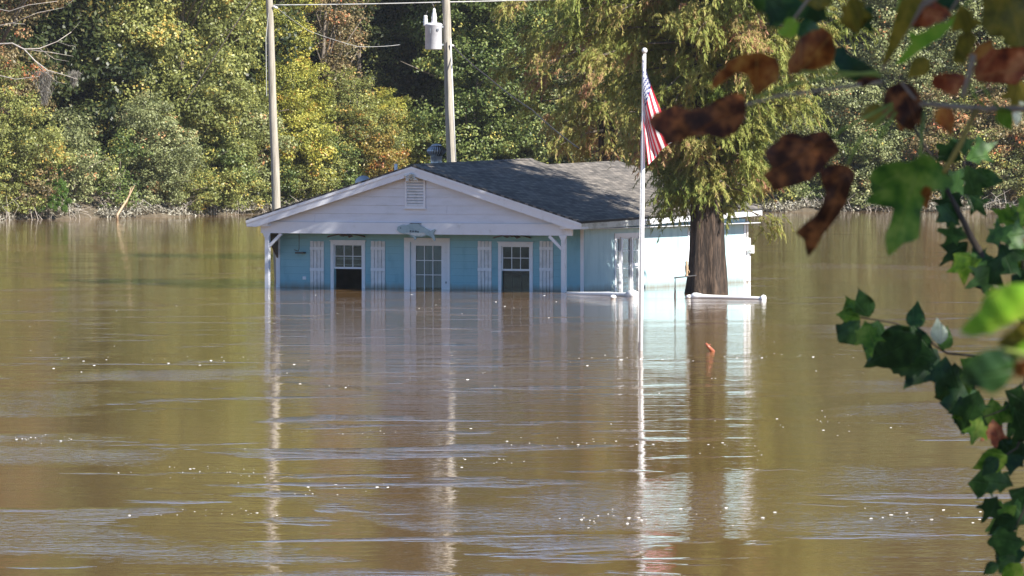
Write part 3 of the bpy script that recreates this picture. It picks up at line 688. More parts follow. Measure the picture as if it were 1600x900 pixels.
wire([P(430, 10, YP), P(482, 48, YP + 4), P(560, 73, YP + 10), P(625, 70, YP + 14)], .009, 'thin drooping wire running right from the left utility pole', cat='service wire', sag=.03)
wire([P(708, 72, YP), P(760, 118, YP - 2), P(832, 172, YP - 5), P(905, 232, YP - 8)], .022, 'dark twisted service wire sloping from the right utility pole towards the roof', m='darkmetal', cat='service wire', sag=.05)

# ------------------------------------------------------------ foliage engine (numpy)
def leaves_mesh(name, c, nrm, ln, wd, tint, m, along=None):
    Nn = len(c); rs = np.random.RandomState(len(c) % 9973)
    nrm = nrm / (np.linalg.norm(nrm, axis=1, keepdims=True) + 1e-9)
    if along is None: along = rs.normal(size=(Nn, 3)); 
    t1 = along - nrm * (along * nrm).sum(1, keepdims=True); t1 /= (np.linalg.norm(t1, axis=1, keepdims=True) + 1e-9)
    t2 = np.cross(nrm, t1)
    ln = np.broadcast_to(np.asarray(ln, float), (Nn,))[:, None]; wd = np.broadcast_to(np.asarray(wd, float), (Nn,))[:, None]
    V = np.empty((Nn, 4, 3)); V[:, 0] = c - t1 * ln / 2; V[:, 1] = c + t2 * wd / 2 - t1 * ln * .05; V[:, 2] = c + t1 * ln / 2 - nrm * ln * .12; V[:, 3] = c - t2 * wd / 2 - t1 * ln * .05
    me = bpy.data.meshes.new(name)
    me.vertices.add(Nn * 4); me.vertices.foreach_set('co', V.reshape(-1).astype(np.float32))
    me.loops.add(Nn * 4); me.loops.foreach_set('vertex_index', np.arange(Nn * 4, dtype=np.int32))
    me.polygons.add(Nn); me.polygons.foreach_set('loop_start', np.arange(0, Nn * 4, 4, dtype=np.int32)); me.polygons.foreach_set('loop_total', np.full(Nn, 4, dtype=np.int32))
    me.update(calc_edges=True)
    a = me.attributes.new('tint', 'FLOAT', 'FACE'); a.data.foreach_set('value', np.clip(tint, 0, 1).astype(np.float32))
    me.materials.append(m); return me
def crown_data(rs, lobes, dens=1.1, cr=.75, lpc=95, leaf=.2, bot=-.55, tvar=.22, inner=.25):
    """clumps of leaves over the shells of ellipsoidal lobes"""
    cs, ns, ts, ctr = [], [], [], []
    for (cx, cy, cz, rx, ry, rz) in lobes:
        area = 4 * math.pi * ((rx * ry) ** 1.6 / 3 + (rx * rz) ** 1.6 / 3 + (ry * rz) ** 1.6 / 3) ** (1 / 1.6)
        n = int(area * dens)
        for _ in range(n):
            d = rs.normal(size=3); d /= np.linalg.norm(d)
            if d[2] < bot: continue
            k = rs.uniform(.72, 1.10) if rs.rand() > inner else rs.uniform(.3, .7)
            p = np.array([cx, cy, cz]) + d * np.array([rx, ry, rz]) * k
            ok = True
            for (a, b, c, e, f, g) in lobes:
                if (a, b, c) != (cx, cy, cz) and (((p[0] - a) / e) ** 2 + ((p[1] - b) / f) ** 2 + ((p[2] - c) / g) ** 2) < .45: ok = False
            if not ok: continue
            r_ = cr * rs.uniform(.6, 1.35); m_ = int(lpc * (r_ / cr) ** 2 * rs.uniform(.6, 1.2))
            q = rs.normal(size=(m_, 3)); q /= np.linalg.norm(q, axis=1, keepdims=True) + 1e-9
            rad = rs.uniform(.35, 1, size=(m_, 1)) ** .6
            pos = p + q * rad * r_ * np.array([1, 1, .62]) + np.array([0, 0, -.0])
            nn = q * .7 + np.array([0, 0, .45]) + d * .35 + rs.normal(size=(m_, 3)) * .55
            t0 = rs.normal(0, tvar)
            cs.append(pos); ns.append(nn); ts.append(.45 + t0 + rs.normal(0, .17, size=m_)); ctr.append(p)
    return np.concatenate(cs), np.concatenate(ns), np.concatenate(ts), ctr
def make_tree_meshes(name, seed, lobes, hgt, trunk_r, leaf=.2, wleaf=.13, dens=1.0, cr=.75, lpc=95, mt='green', bot=-.55, lean=0, nlimb=26):
    rs = np.random.RandomState(seed)
    c, n_, t, ctr = crown_data(rs, lobes, dens, cr, lpc, leaf, bot)
    me = leaves_mesh(name + '_crown', c, n_, leaf * rs.uniform(.7, 1.3, len(c)), wleaf * rs.uniform(.7, 1.3, len(c)), t, FOL[mt])
    tm = MB(); r1 = random.Random(seed)
    tp = [Vector((lean * (i / 6) ** 2 + r1.uniform(-.12, .12), r1.uniform(-.12, .12), -.8 + (hgt * .9 + .8) * i / 6)) for i in range(7)]
    tm.tube(tp, [trunk_r * (1.25 if i == 0 else 1) * (1 - i / 7.3) for i in range(7)], 9)
    idx = rs.permutation(len(ctr))[:nlimb]
    for k in idx:
        e = Vector(ctr[k]); out_ = r1.random() < .35; e = Vector((e.x * 1.3, e.y * 1.3, e.z * 1.03)) if out_ else e; zf = max(.12, min(.85, (e.z / hgt) * .72)); i = int(zf * 6); s = tp[i].lerp(tp[i + 1], zf * 6 - i)
        mid = s.lerp(e, .5) + Vector((r1.uniform(-.3, .3), r1.uniform(-.3, .3), .35)); rr = trunk_r * (1 - zf) * .42 + .02
        tm.tube([s, mid, e], [rr, rr * .6, .015], 5)
    to = tm.build('trunk', M['bark'], None, True); tme = to.data; bpy.data.objects.remove(to)
    return me, tme
PROTO = {}
def lob(rs, n, w_, h0, h1, r, top=1.0):
    L = []
    for i in range(n):
        t = i / max(1, n - 1); z = h0 + (h1 - h0) * t; ww = w_ * (1 - .55 * abs(2 * t - .8) ** 1.5 * top)
        a = rs.uniform(0, 6.28); d = ww * rs.uniform(.25, .85)
        q = r * rs.uniform(.75, 1.25); L.append((math.cos(a) * d, math.sin(a) * d, z, q * rs.uniform(.9, 1.3), q, q * rs.uniform(.7, 1.0)))
    return L
rs = np.random.RandomState(11)
PROTO['broad'] = make_tree_meshes('broad', 1, lob(rs, 15, 4.0, 2.0, 14.5, 2.3), 15, .3, leaf=.19, wleaf=.13)
PROTO['broad2'] = make_tree_meshes('broad2', 2, lob(rs, 13, 3.2, 3.5, 16.0, 2.1), 17, .28, leaf=.17, wleaf=.12)
PROTO['slim'] = make_tree_meshes('slim', 3, lob(rs, 11, 1.9, 3.0, 15.0, 1.5), 16, .22, leaf=.15, wleaf=.10, lpc=80, cr=.6)
PROTO['tall'] = make_tree_meshes('tall', 4, lob(rs, 16, 4.2, 8.0, 25.0, 2.7), 25, .4, leaf=.30, wleaf=.22, dens=.75, lpc=70, cr=.95)
PROTO['tall2'] = make_tree_meshes('tall2', 5, lob(rs, 15, 3.6, 6.5, 27.0, 2.8), 27, .4, leaf=.32, wleaf=.23, dens=.7, lpc=70, cr=.95)
PROTO['shrub'] = make_tree_meshes('shrub', 6, lob(rs, 6, 1.7, .7, 3.0, 1.15, .5), 3.2, .09, leaf=.14, wleaf=.09, dens=1.9, cr=.42, lpc=55, bot=-.9, nlimb=14)
PROTO['shrub2'] = make_tree_meshes('shrub2', 7, lob(rs, 7, 1.5, .8, 4.6, 1.2, .6), 5, .10, leaf=.16, wleaf=.10, dens=1.7, cr=.45, lpc=55, bot=-.9, nlimb=16)
PROTO['mound'] = make_tree_meshes('mound', 8, lob(rs, 10, 3.2, .9, 6.5, 1.9, .7), 7.5, .18, leaf=.17, wleaf=.11, dens=1.3, cr=.6, lpc=85, bot=-.9, nlimb=18)
# small pine: whorls of long thin needles
def pine_proto():
    rs = np.random.RandomState(9); c, n_, al, t = [], [], [], []
    for k in range(150):
        z = rs.uniform(.5, 3.8); R_ = 1.25 * (1 - (z / 4.3) ** 1.5) + .12; a = rs.uniform(0, 6.28); d = np.array([math.cos(a), math.sin(a), .45]); p = np.array([math.cos(a) * R_ * rs.uniform(.5, 1), math.sin(a) * R_ * rs.uniform(.5, 1), z])
        m_ = 120; q = rs.normal(size=(m_, 3)) * .7 + d; q /= np.linalg.norm(q, axis=1, keepdims=True)
        c.append(p + q * .14); al.append(q); n_.append(rs.normal(size=(m_, 3))); t.append(rs.uniform(0, 1, m_))
    c = np.concatenate(c); me = leaves_mesh('pine_crown', c, np.concatenate(n_), .27, .03, np.concatenate(t), FOL['pine'], np.concatenate(al))
    tm = MB(); tm.tube([(0, 0, -.5), (0, 0, 2), (0, 0, 4)], [.07, .05, .015], 7)
    for k in range(16):
        z = .5 + k * .2; a = k * 2.4; tm.tube([(0, 0, z), (math.cos(a) * (1.1 - z * .22), math.sin(a) * (1.1 - z * .22), z + .25)], [.02, .008], 5)
    to = tm.build('trunk', M['bark']); d = to.data; bpy.data.objects.remove(to); return me, d
PROTO['pine'] = pine_proto()

def gz_far(x, y):
    by = bank_y(x); d = y - by
    return .30 * d if d < 0 else (.32 * d if d < 6 else 1.92 + .10 * (d - 6) if d < 90 else min(10.3 + .02 * (d - 90), 18))
def plant(kind, pal, px, back, s, rz, label, group, name='tree', cat='tree', sz=None, dz=0):
    Y = 365
    for _ in range(4): X = (px - 800) / F * Y; Y = bank_y(X) + back
    X = (px - 800) / F * Y
    e = empty(name, (X, Y, gz_far(X, Y) - .15 + dz), rz); e.scale = (s, s, sz or s); tag(e, label, cat, group)
    for nm, me in (('crown', PROTO[kind][0]), ('trunk', PROTO[kind][1])):
        o = bpy.data.objects.new(nm, me); C.objects.link(o); o.parent = e
        if nm == 'crown': o.material_slots[0].link = 'OBJECT'; o.material_slots[0].material = FOL[pal]
    return e
G = 'trees and bushes along the far bank'
plant('broad2','rust',-10,5,1.0,.3,'reddish brown thinning tree at the far left edge of the wood',G)
plant('broad','olive',284,4.5,1.0,1.1,'big olive green rounded tree filling the bank left of the left utility pole',G,sz=1.12)
plant('broad2','olive',205,10,1.05,2.0,'olive tree whose top rises behind the left end of the big rounded one',G)
plant('broad2','yellow',392,9,.95,.2,'yellow flecked tree directly behind the left utility pole',G)
plant('broad','yellow',428,4.5,.62,2.6,'bright yellow-green low tree at the foot of the left utility pole',G)
plant('slim','rust',508,7,1.0,.9,'slender brown leaved tree between the two utility poles',G)
plant('slim','olive',560,12,1.05,2.3,'slender olive tree in the gap between the two utility poles',G)
plant('broad2','rust',640,19,1.0,4.0,'brownish tree whose crown shows behind the transformer',G)
plant('broad','green',768,6,1.0,3.1,'full green tree just right of the right utility pole',G,sz=1.08)
plant('broad','green',868,8,.9,5.2,'green tree behind the roof ridge, left of the flagpole',G)
plant('broad2','olive',838,12,1.05,5.9,'olive tree showing above the ridge, second from the right utility pole',G)
plant('broad','green',985,6,.95,.6,'green tree behind the flag',G)
plant('broad2','olive',1075,9,1.0,1.5,'olive tree hidden mostly behind the big cypress crown',G)
plant('broad2','green',1180,5,.95,2.4,'dark green tree at the right edge of the cypress crown',G)
plant('broad','grey',1290,6,.95,3.6,'grey-green tree right of the cypress, behind the dark hanging leaves',G)
plant('broad2','olive',1345,12,1.1,4.4,'tall olive tree in the upper right of the wood',G)
plant('broad','grey',1400,4.5,.92,5.1,'pale grey-green tree behind the large green hanging leaf',G)
plant('broad2','grey',1478,8,1.05,.4,'grey-green tree behind the dark forked sapling stem',G)
plant('broad','grey',1560,5,.95,1.9,'grey-green bushy tree near the right edge of the far bank',G)
plant('broad2','rust',1640,7,1.0,2.9,'brownish tree at the far right edge of the wood',G)
plant('mound','olive',10,3,.9,.5,'light olive bush mound at the left edge by the waterline',G,'bush','bush')
plant('pine','pine',76,.5,.9,.5,'small bright green young pine on the left bank','young pines','pine_tree','pine tree')
plant('mound','grey',236,2.6,.7,1.7,'grey-green bush mound on the bank below the big olive tree',G,'bush','bush')
plant('mound','olive',300,2.8,.9,3.0,'olive bush mound on the bank above the leaning pale stick',G,'bush','bush')
plant('mound','olive',365,2.6,.72,4.2,'low olive bush just left of the left utility pole',G,'bush','bush')
plant('mound','yellow',455,2.8,.95,5.0,'yellow leaved bush just right of the left utility pole',G,'bush','bush')
plant('mound','olive',560,5,.78,.9,'olive and yellow bush showing above the left roof slope',G,'bush','bush')
plant('mound','yellow',600,7,.6,2.2,'yellowish bush low behind the turbine vent',G,'bush','bush')
plant('mound','green',745,4,1.1,3.3,'green bush right of the right utility pole, above the roof ridge',G,'bush','bush')
plant('mound','green',835,3.5,1.0,4.6,'green bush above the end of the front roof ridge',G,'bush','bush')
plant('mound','grey',925,3,1.05,5.5,'grey-green bush above the rear roof',G,'bush','bush')
plant('mound','grey',1240,2.6,.9,.8,'grey-green bush on the bank at the right edge of the cypress',G,'bush','bush')
plant('mound','grey',1330,2.6,.9,2.0,'grey-green bush between the two long brown leaves and the bank',G,'bush','bush')
plant('mound','grey',1415,2.6,.85,3.4,'grey-green bush on the bank behind the big green leaf',G,'bush','bush')
plant('mound','olive',1500,2.6,.9,4.9,'olive bush on the bank behind the sapling leaves',G,'bush','bush')
plant('mound','rust',1570,3,1.0,5.8,'brown tinged bush at the right end of the bank',G,'bush','bush')
sh = [(-15,'olive','at the left frame edge'),(28,'rust','left of the young pine'),(112,'grey','right of the young pine'),(185,'green','at the foot of the leaning pale stick'),(232,'grey','right of the leaning pale stick'),(275,'olive','below the big rounded olive tree'),(318,'green','under the guy wire'),(350,'orange','reddish, beside the left utility pole'),(392,'grey','just left of the pole foot'),(415,'green','behind the pole foot'),(482,'olive','above the left end of the roof'),(515,'green','low above the left roof slope'),(590,'orange','above the gable left of the turbine vent'),(1205,'olive','below the cypress fringe'),(1268,'green','right of the cypress fringe'),(1300,'grey','above the water right of the house'),(1365,'green','behind the leaf stalks'),(1440,'green','left of the sapling stem'),(1470,'rust','behind the sapling stem'),(1535,'grey','low on the right bank'),(1600,'olive','at the right frame edge')]
for i, (px, pal, where) in enumerate(sh):
    plant('shrub' if i % 2 else 'shrub2', pal, px, 1.4 + (i * 7 % 5) * .25, .8 + (i * 3 % 5) * .09, i * 1.3, 'small %s shrub on the far bank %s' % ({'olive':'olive','rust':'brown','grey':'grey-green','green':'green','orange':'orange'}[pal], where), 'shrubs at the far waterline', 'shrub', 'shrub')
# tall back rows
lands = ['left frame edge', 'bare pale branches', 'young pine', 'big rounded olive tree', 'guy wire', 'left utility pole', 'slender brown tree', 'gap between the poles', 'transformer', 'right utility pole', 'front roof ridge', 'rear roof', 'flag', 'cypress top', 'right side of the cypress', 'orange hanging leaves', 'bright green hanging leaf', 'red hanging leaves', 'right frame corner']
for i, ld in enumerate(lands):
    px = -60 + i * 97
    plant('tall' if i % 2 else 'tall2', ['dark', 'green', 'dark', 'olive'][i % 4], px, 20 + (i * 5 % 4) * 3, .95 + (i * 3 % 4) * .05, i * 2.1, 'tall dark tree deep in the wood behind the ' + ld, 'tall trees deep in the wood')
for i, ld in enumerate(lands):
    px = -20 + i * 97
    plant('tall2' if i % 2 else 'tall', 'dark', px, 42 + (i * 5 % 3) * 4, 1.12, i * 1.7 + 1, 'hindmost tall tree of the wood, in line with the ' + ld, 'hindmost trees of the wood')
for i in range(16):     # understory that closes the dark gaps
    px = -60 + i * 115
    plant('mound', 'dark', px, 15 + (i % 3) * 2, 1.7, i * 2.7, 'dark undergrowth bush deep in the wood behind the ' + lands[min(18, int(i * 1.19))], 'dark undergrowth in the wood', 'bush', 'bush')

# ------------------------------------------------------------ bald cypresses
def cypress(base, hgt, prof, seed, nl, spl, tr, label, HUE=0, low_trunk=True):
    e = empty('cypress_tree', base); tag(e, label, 'cypress tree', 'bald cypresses in the flood')
    rs = np.random.RandomState(seed); tm = MB()
    if low_trunk:
        nn = 18; rows = 34; vs = []
        for j in range(rows):
            z = -2 + (hgt + 2) * (j / (rows - 1)) ** 1.35
            rad = tr * (1 - .93 * (max(0, z) / hgt) ** .9) * (1 + .16 * math.exp(-max(0, z + .3) / .6))
            for k in range(nn * 2):
                a = math.pi * k / nn; fl = 1 + .11 * math.cos(6 * a + .5 * z) * math.exp(-max(0, z) / 5) + .05 * math.cos(11 * a + 1 - .3 * z) + .03 * math.sin(5 * a + 2.3 * z) + rs.uniform(-.02, .02)
                vs.append((rad * fl * math.cos(a) + .05 * math.sin(z * .6), rad * fl * math.sin(a), z))
        m2 = nn * 2; tm.v = vs
        tm.f = [(j * m2 + k, j * m2 + (k + 1) % m2, (j + 1) * m2 + (k + 1) % m2, (j + 1) * m2 + k) for j in range(rows - 1) for k in range(m2)]
        tm.build('trunk', M['cypbark_shaded'], e, True)
    lm = MB(); c, n_, al, ts, ln = [], [], [], [], []
    for i in range(nl):
        z0 = prof[0][0] + (hgt - prof[0][0] - .3) * ((i + .5) / nl) ** .95; a = i * 2.39996 + rs.uniform(-.3, .3)
        Rz = np.interp(z0, [p[0] for p in prof], [p[1] for p in prof]) * rs.uniform(.65, 1.12)
        d = Vector((math.cos(a), math.sin(a), 0)); side = Vector((-d.y, d.x, 0)); rise = rs.uniform(-.05, .30)
        pts = [Vector((0, 0, z0)) + d * Rz * t + side * (.25 * math.sin(t * 4 + i)) * t + Vector((0, 0, Rz * (rise * t - .28 * t * t))) for t in (0, .25, .5, .75, 1)]
        lm.tube(pts, [.07, .05, .035, .022, .008], 5)
        hue = rs.normal(0, .16)
        ncl = max(3, int(Rz * 1.9))
        for cl in range(ncl):
            t = ((cl + rs.uniform(.35, 1.1)) / ncl) ** .8; t = min(.999, max(.12, t)); q = min(3, int(t * 4)); pc = pts[q].lerp(pts[q + 1], t * 4 - q)
            off = rs.uniform(-1, 1); pc = pc + side * off * (.15 + .75 * (1 - t)) * min(1.5, Rz * .45) + Vector((0, 0, rs.uniform(-.25, .35)))
            if rs.rand() < .10: continue
            lm.tube([pts[q], pts[q].lerp(pc, .6) + Vector((0, 0, .06)), pc], [.018, .012, .006], 4)
            ch = rs.normal(0, .10); rc = rs.uniform(.28, .50)
            for k in range(int(spl * rs.uniform(.6, 1.3))):
                dd = Vector(rs.normal(size=3) * .55) + d * .55 + Vector((0, 0, .25)); dd.normalize()
                p0 = pc + Vector(rs.normal(size=3)) * rc * .45 + Vector((0, 0, .1))
                L = rs.uniform(.28, .62); m_ = 26
                tt = rs.uniform(0, 1, m_)
                D_ = np.array(dd); pos = np.array(p0) + D_ * (L * tt)[:, None] + np.array([0, 0, -1.0]) * (.85 * L * tt * tt)[:, None]
                tang = D_ + np.array([0, 0, -1.0]) * (1.7 * tt)[:, None]
                sd = np.cross(tang, np.array([.1, .2, 1.0])); sd /= np.linalg.norm(sd, axis=1, keepdims=True) + 1e-6
                al_ = sd * rs.choice([-1, 1], m_)[:, None] * .6 + tang * .55 + np.array([0, 0, -.8]) + rs.normal(size=(m_, 3)) * .3
                c.append(pos + al_ / np.linalg.norm(al_, axis=1, keepdims=True) * .06); al.append(al_); n_.append(np.cross(al_, sd) + rs.normal(size=(m_, 3)) * .8)
                ts.append(.40 + HUE + hue + ch + rs.normal(0, .10) + rs.normal(0, .10, m_)); ln.append(rs.uniform(.12, .24, m_))
    lm.build('limbs', M['bark'], e, True)
    c = np.concatenate(c); ln = np.concatenate(ln)
    me = leaves_mesh('crown', c, np.concatenate(n_), ln, ln * .19, np.concatenate(ts), FOL['cypress'], np.concatenate(al))
    o = bpy.data.objects.new('crown', me); C.objects.link(o); o.parent = e
    return e
cypress((6.02, 199, 0), 20.5, [(2.7, 1.9), (4.2, 2.3), (6, 3.1), (8, 4.4), (11, 5.3), (14, 5.0), (17.5, 3.4), (20.5, .6)], 21, 205, 20, .56, 'big bald cypress with dark fluted trunk in front of the side wall', .06)  # unseen upper crown is shaped wide and tall to shade the roof
cypress((3.6, 240, 0), 19, [(4.0, 2.0), (6, 3.2), (9, 4.4), (12, 4.8), (16, 3.4), (19, .6)], 22, 130, 18, .5, 'rusty bald cypress behind the rear roof, its crown left of the flag', .22)

# ------------------------------------------------------------ far bank details
rs = np.random.RandomState(31)
def debris():
    X = rs.uniform(-34, 36, 26000); c = []; 
    d = np.abs(rs.normal(.0, 1.15, len(X))) + .0
    for x, dd in zip(X, d):
        by = bank_y(x) + 1.2 * math.sin(x * .7) + .7 * math.sin(x * 1.9 + 1); c.append((x, by + dd - .15, .32 * max(dd - .2, 0) + rs.uniform(0, .25) + .22 * max(0, math.sin(x * .9 + 1.7 * math.sin(x * .31)))))
    c = np.array(c); m = leaf_mat('bank_debris', [(0, (.07, .06, .045)), (.4, (.22, .20, .15)), (.8, (.45, .43, .36)), (1, (.62, .6, .54))], .1, .3)
    me = leaves_mesh('bank_debris', c, rs.normal(size=(len(c), 3)) + np.array([0, -.4, .5]), rs.uniform(.08, .26, len(c)), rs.uniform(.05, .13, len(c)), rs.beta(1.6, 2.2, len(c)) + .0, m)
    o = bpy.data.objects.new('bank_debris', me); C.objects.link(o); tag(o, 'pale silt-coated leaves and drift piled along the far waterline', 'debris', None, 'stuff')
debris()
q = MB(); rr = random.Random(5)
for i in range(520):
    x = rr.uniform(-34, 36); y = bank_y(x) + rr.uniform(-.4, 2.2); h_ = rr.uniform(.3, 1.3)
    q.tube([(x, y, -.1 + .2 * max(0, y - bank_y(x))), (x + rr.uniform(-.4, .4), y - .2, h_ * .6), (x + rr.uniform(-.9, .9), y - .3, h_)], [.02, .015, .006], 4)
tag(q.build('bank_twigs', M['palewood']), 'tangle of pale bare twigs along the far waterline', 'twigs', None, 'stuff')
q = MB(); YL = 339
a = P(183, 336, YL - 1.5); b_ = P(210, 290, YL + .5); q.tube([a - Vector((0, 0, .3)), a, a.lerp(b_, .5) + Vector((.05, 0, 0)), b_], [.07, .07, .055, .03], 8); q.tube([P(196, 325, YL), P(205, 292, YL)], [.035, .02], 6)
tag(q.build('leaning_stick', M['tan'], None, True), 'pale forked stick leaning on the left bank out of the water', 'stick')
# bare pale branches and hanging moss, upper left
YB_ = 335
bt = empty('bare_tree', P(-70, 335, YB_)); tag(bt, 'bare pale dead branches spreading in from the upper left edge', 'dead tree')
def brn(L, m='palewood', name='limb'):
    q = MB()
    for pts, r0 in L:
        vs = [P(x, y, YB_ + k) - Vector(bt.location) for x, y, k in pts]; n_ = len(vs); q.tube(vs, [r0 * (1 - .75 * i / (n_ - 1)) for i in range(n_)], 6)
    return q.build(name, M[m], bt, True)
brn([([(-75, 350, 3), (-72, 200, 1), (-68, 60, 0), (-60, -120, 0)], .22)], name='trunk')
brn([([(-70, 120, 0), (-30, 70, -1), (20, 68, -1.5), (38, 77, -2), (62, 76, -2), (90, 65, -2), (112, 50, -2)], .06), ([(38, 77, -2), (55, 95, -2), (75, 110, -2), (100, 117, -2.3), (122, 124, -2.3)], .035), ([(38, 77, -2), (80, 82, -2), (115, 88, -2)], .022)])
brn([([(-70, 90, 0), (-20, 10, -1), (15, 18, -1.5), (45, 8, -2), (90, 2, -2)], .035), ([(-30, 70, -1), (0, 40, -2), (20, 36, -2), (40, 38, -2.2)], .03), ([(20, 36, -2), (60, 20, -2), (100, 12, -2)], .02), ([(-70, 150, 0), (0, 118, -2), (25, 124, -2), (62, 119, -2.2)], .03), ([(62, 76, -2), (85, 92, -2), (108, 96, -2)], .014), ([(55, 95, -2), (66, 108, -2.2), (90, 128, -2.3), (105, 131, -2.3)], .014), ([(-72, 60, 0), (-10, -20, -1.5), (30, -10, -2)], .03)], name='limb')
brn([([(100, 12, -2), (118, -2, -2)], .01), ([(62, 119, -2), (80, 110, -2)], .01), ([(75, 110, -2), (68, 104, -2)], .01), ([(112, 50, -2), (125, 35, -2)], .01), ([(90, 65, -2), (110, 72, -2.2), (120, 70, -2)], .01)], name='twigs')
def moss(px, py, h_px, w_px, n, label):
    c, al = [], []
    for i in range(n):
        t = rs.uniform(0, 1); w_ = w_px * (1 - .75 * t) * .5; p = P(px + rs.normal(0, .5) * w_, py + h_px * t, YB_ - 2 + rs.uniform(-.25, .25)); c.append(p)
    c = np.array(c); al = np.tile([0, 0, -1.0], (n, 1)) + rs.normal(size=(n, 3)) * .22
    me = leaves_mesh('spanish_moss', c, rs.normal(size=(n, 3)), rs.uniform(.15, .4, n), .025, rs.uniform(0, 1, n), M['moss'], al)
    o = bpy.data.objects.new('spanish_moss', me); C.objects.link(o); tag(o, label, 'moss', 'hanging spanish moss')
moss(70, 112, 50, 34, 1500, 'large grey beard of moss hanging from the bare branches, upper left')
moss(116, 112, 22, 22, 500, 'small grey tuft of moss at the tip of the bare branch')

# foam flecks on the water
q = MB(); rr = random.Random(77)
streaks = [(370, 742, 140, 14), (250, 735, 70, 8), (520, 765, 120, 16), (590, 676, 90, 8), (330, 802, 90, 5), (60, 685, 60, 6), (950, 812, 60, 8), (1120, 800, 160, 12), (1440, 805, 80, 8), (880, 692, 120, 6), (1100, 700, 110, 10), (1340, 660, 110, 14), (160, 560, 160, 12), (640, 600, 400, 30), (900, 600, 300, 40), (1200, 640, 260, 50), (400, 560, 200, 10), (1210, 556, 90, 3), (760, 720, 60, 6), (200, 480, 300, 60), (1400, 400, 200, 50), (700, 475, 200, 15), (980, 560, 120, 6)]
for cx, cy, wx, wy in streaks:
    for i in range(17):
        px = rr.gauss(cx, wx * .7); py = rr.gauss(cy, wy * .7)
        if py < 458: continue
        p = on_water(px, py); s = rr.choice([.006, .007, .008, .010, .012, .020]) * (1 if py > 600 else 1.3); n_ = 7; a0 = rr.uniform(0, 6)
        ring = [(p.x + s * rr.uniform(.7, 1.3) * math.cos(a0 + k * 6.283 / n_) * 1.3, p.y + s * rr.uniform(.7, 1.3) * math.sin(a0 + k * 6.283 / n_), -.001) for k in range(n_)]
        top = [(p.x + (x - p.x) * .6, p.y + (y - p.y) * .6, s * .2) for x, y, z in ring]
        q.add(ring + top, [(k, (k + 1) % n_, n_ + (k + 1) % n_, n_ + k) for k in range(n_)] + [tuple(range(n_, 2 * n_))])
tag(q.build('foam', painted('foam', (.8, .8, .78), (.6, .56, .5))), 'small white foam flecks and bubbles drifting on the muddy water', 'foam', None, 'stuff')

# ------------------------------------------------------------ foreground leaves near the camera
def fleaf_mat(name, cols, trans=.45):
    m, n, b = mat(name); out = n.nodes['Material Output']; v = coords(n, which='Object')
    f = noise(n, v, 38, 5, .65); r = ramp(n, f, [(.36, cols[0]), (.5, cols[1]), (.64, cols[2])])
    sp = N(n, 'SeparateXYZ'); n.links.new(v, sp.inputs[0])
    at = N(n, 'Math', operation='ARCTAN2'); n.links.new(sp.outputs['X'], at.inputs[0]); n.links.new(sp.outputs['Z'], at.inputs[1])
    ml = N(n, 'Math', operation='MULTIPLY'); ml.inputs[1].default_value = 4.5; n.links.new(at.outputs[0], ml.inputs[0])
    sn = N(n, 'Math', operation='SINE'); n.links.new(ml.outputs[0], sn.inputs[0]); ab = N(n, 'Math', operation='ABSOLUTE'); n.links.new(sn.outputs[0], ab.inputs[0])
    le = N(n, 'Vector' + 'Math', operation='LENGTH'); n.links.new(v, le.inputs[0])
    mu = N(n, 'Math', operation='MULTIPLY'); n.links.new(ab.outputs[0], mu.inputs[0]); n.links.new(le.outputs['Value'], mu.inputs[1])
    vr = N(n, 'MapRange'); vr.inputs['From Min'].default_value = .0015; vr.inputs['From Max'].default_value = .0065; vr.inputs['To Min'].default_value = .4; vr.inputs['To Max'].default_value = 0; n.links.new(mu.outputs[0], vr.inputs[0])
    vm = N(n, 'MixRGB'); n.links.new(vr.outputs[0], vm.inputs[0]); n.links.new(r.outputs[0], vm.inputs[1]); vm.inputs[2].default_value = (*[min(.6, c * 1.25 + .01) for c in cols[2]], 1)
    n.links.new(vm.outputs[0], b.inputs['Base Color']); b.inputs['Roughness'].default_value = .45; b.inputs['Specular IOR Level'].default_value = .3
    bp = N(n, 'Bump'); bp.inputs['Distance'].default_value = .004; bp.invert = True; n.links.new(vr.outputs[0], bp.inputs['Height']); n.links.new(bp.outputs[0], b.inputs['Normal'])
    t = N(n, 'BsdfTranslucent'); n.links.new(vm.outputs[0], t.inputs['Color'])
    mx = N(n, 'MixShader'); mx.inputs[0].default_value = trans
    n.links.new(b.outputs[0], mx.inputs[1]); n.links.new(t.outputs[0], mx.inputs[2]); n.links.new(mx.outputs[0], out.inputs[0]); return m
FL = {'brown': fleaf_mat('leaf_brown_shaded', [(.035, .014, .009), (.09, .030, .013), (.38, .13, .04)]),  # brown leaf with shade in its dark parts, sun glow in its orange
      'orange': fleaf_mat('leaf_orange', [(.10, .028, .01), (.32, .09, .018), (.55, .24, .05)], .55),
      'red': fleaf_mat('leaf_red', [(.10, .02, .01), (.36, .075, .02), (.60, .22, .08)], .5),
      'green': fleaf_mat('leaf_green', [(.05, .12, .012), (.12, .24, .02), (.26, .36, .05)]),
      'bright': fleaf_mat('leaf_bright', [(.16, .34, .02), (.24, .46, .03), (.34, .5, .05)]),
      'olive': fleaf_mat('leaf_olive', [(.09, .08, .015), (.18, .15, .02), (.34, .24, .03)]),
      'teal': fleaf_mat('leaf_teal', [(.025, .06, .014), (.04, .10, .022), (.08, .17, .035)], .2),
      'deep': fleaf_mat('leaf_deep_shaded', [(.012, .035, .010), (.02, .055, .014), (.035, .085, .02)], .2),  # green darkened to look fully shaded, shade is in the colour
      'pale': fleaf_mat('leaf_pale', [(.35, .42, .3), (.45, .5, .38), (.55, .6, .5)], .3)}
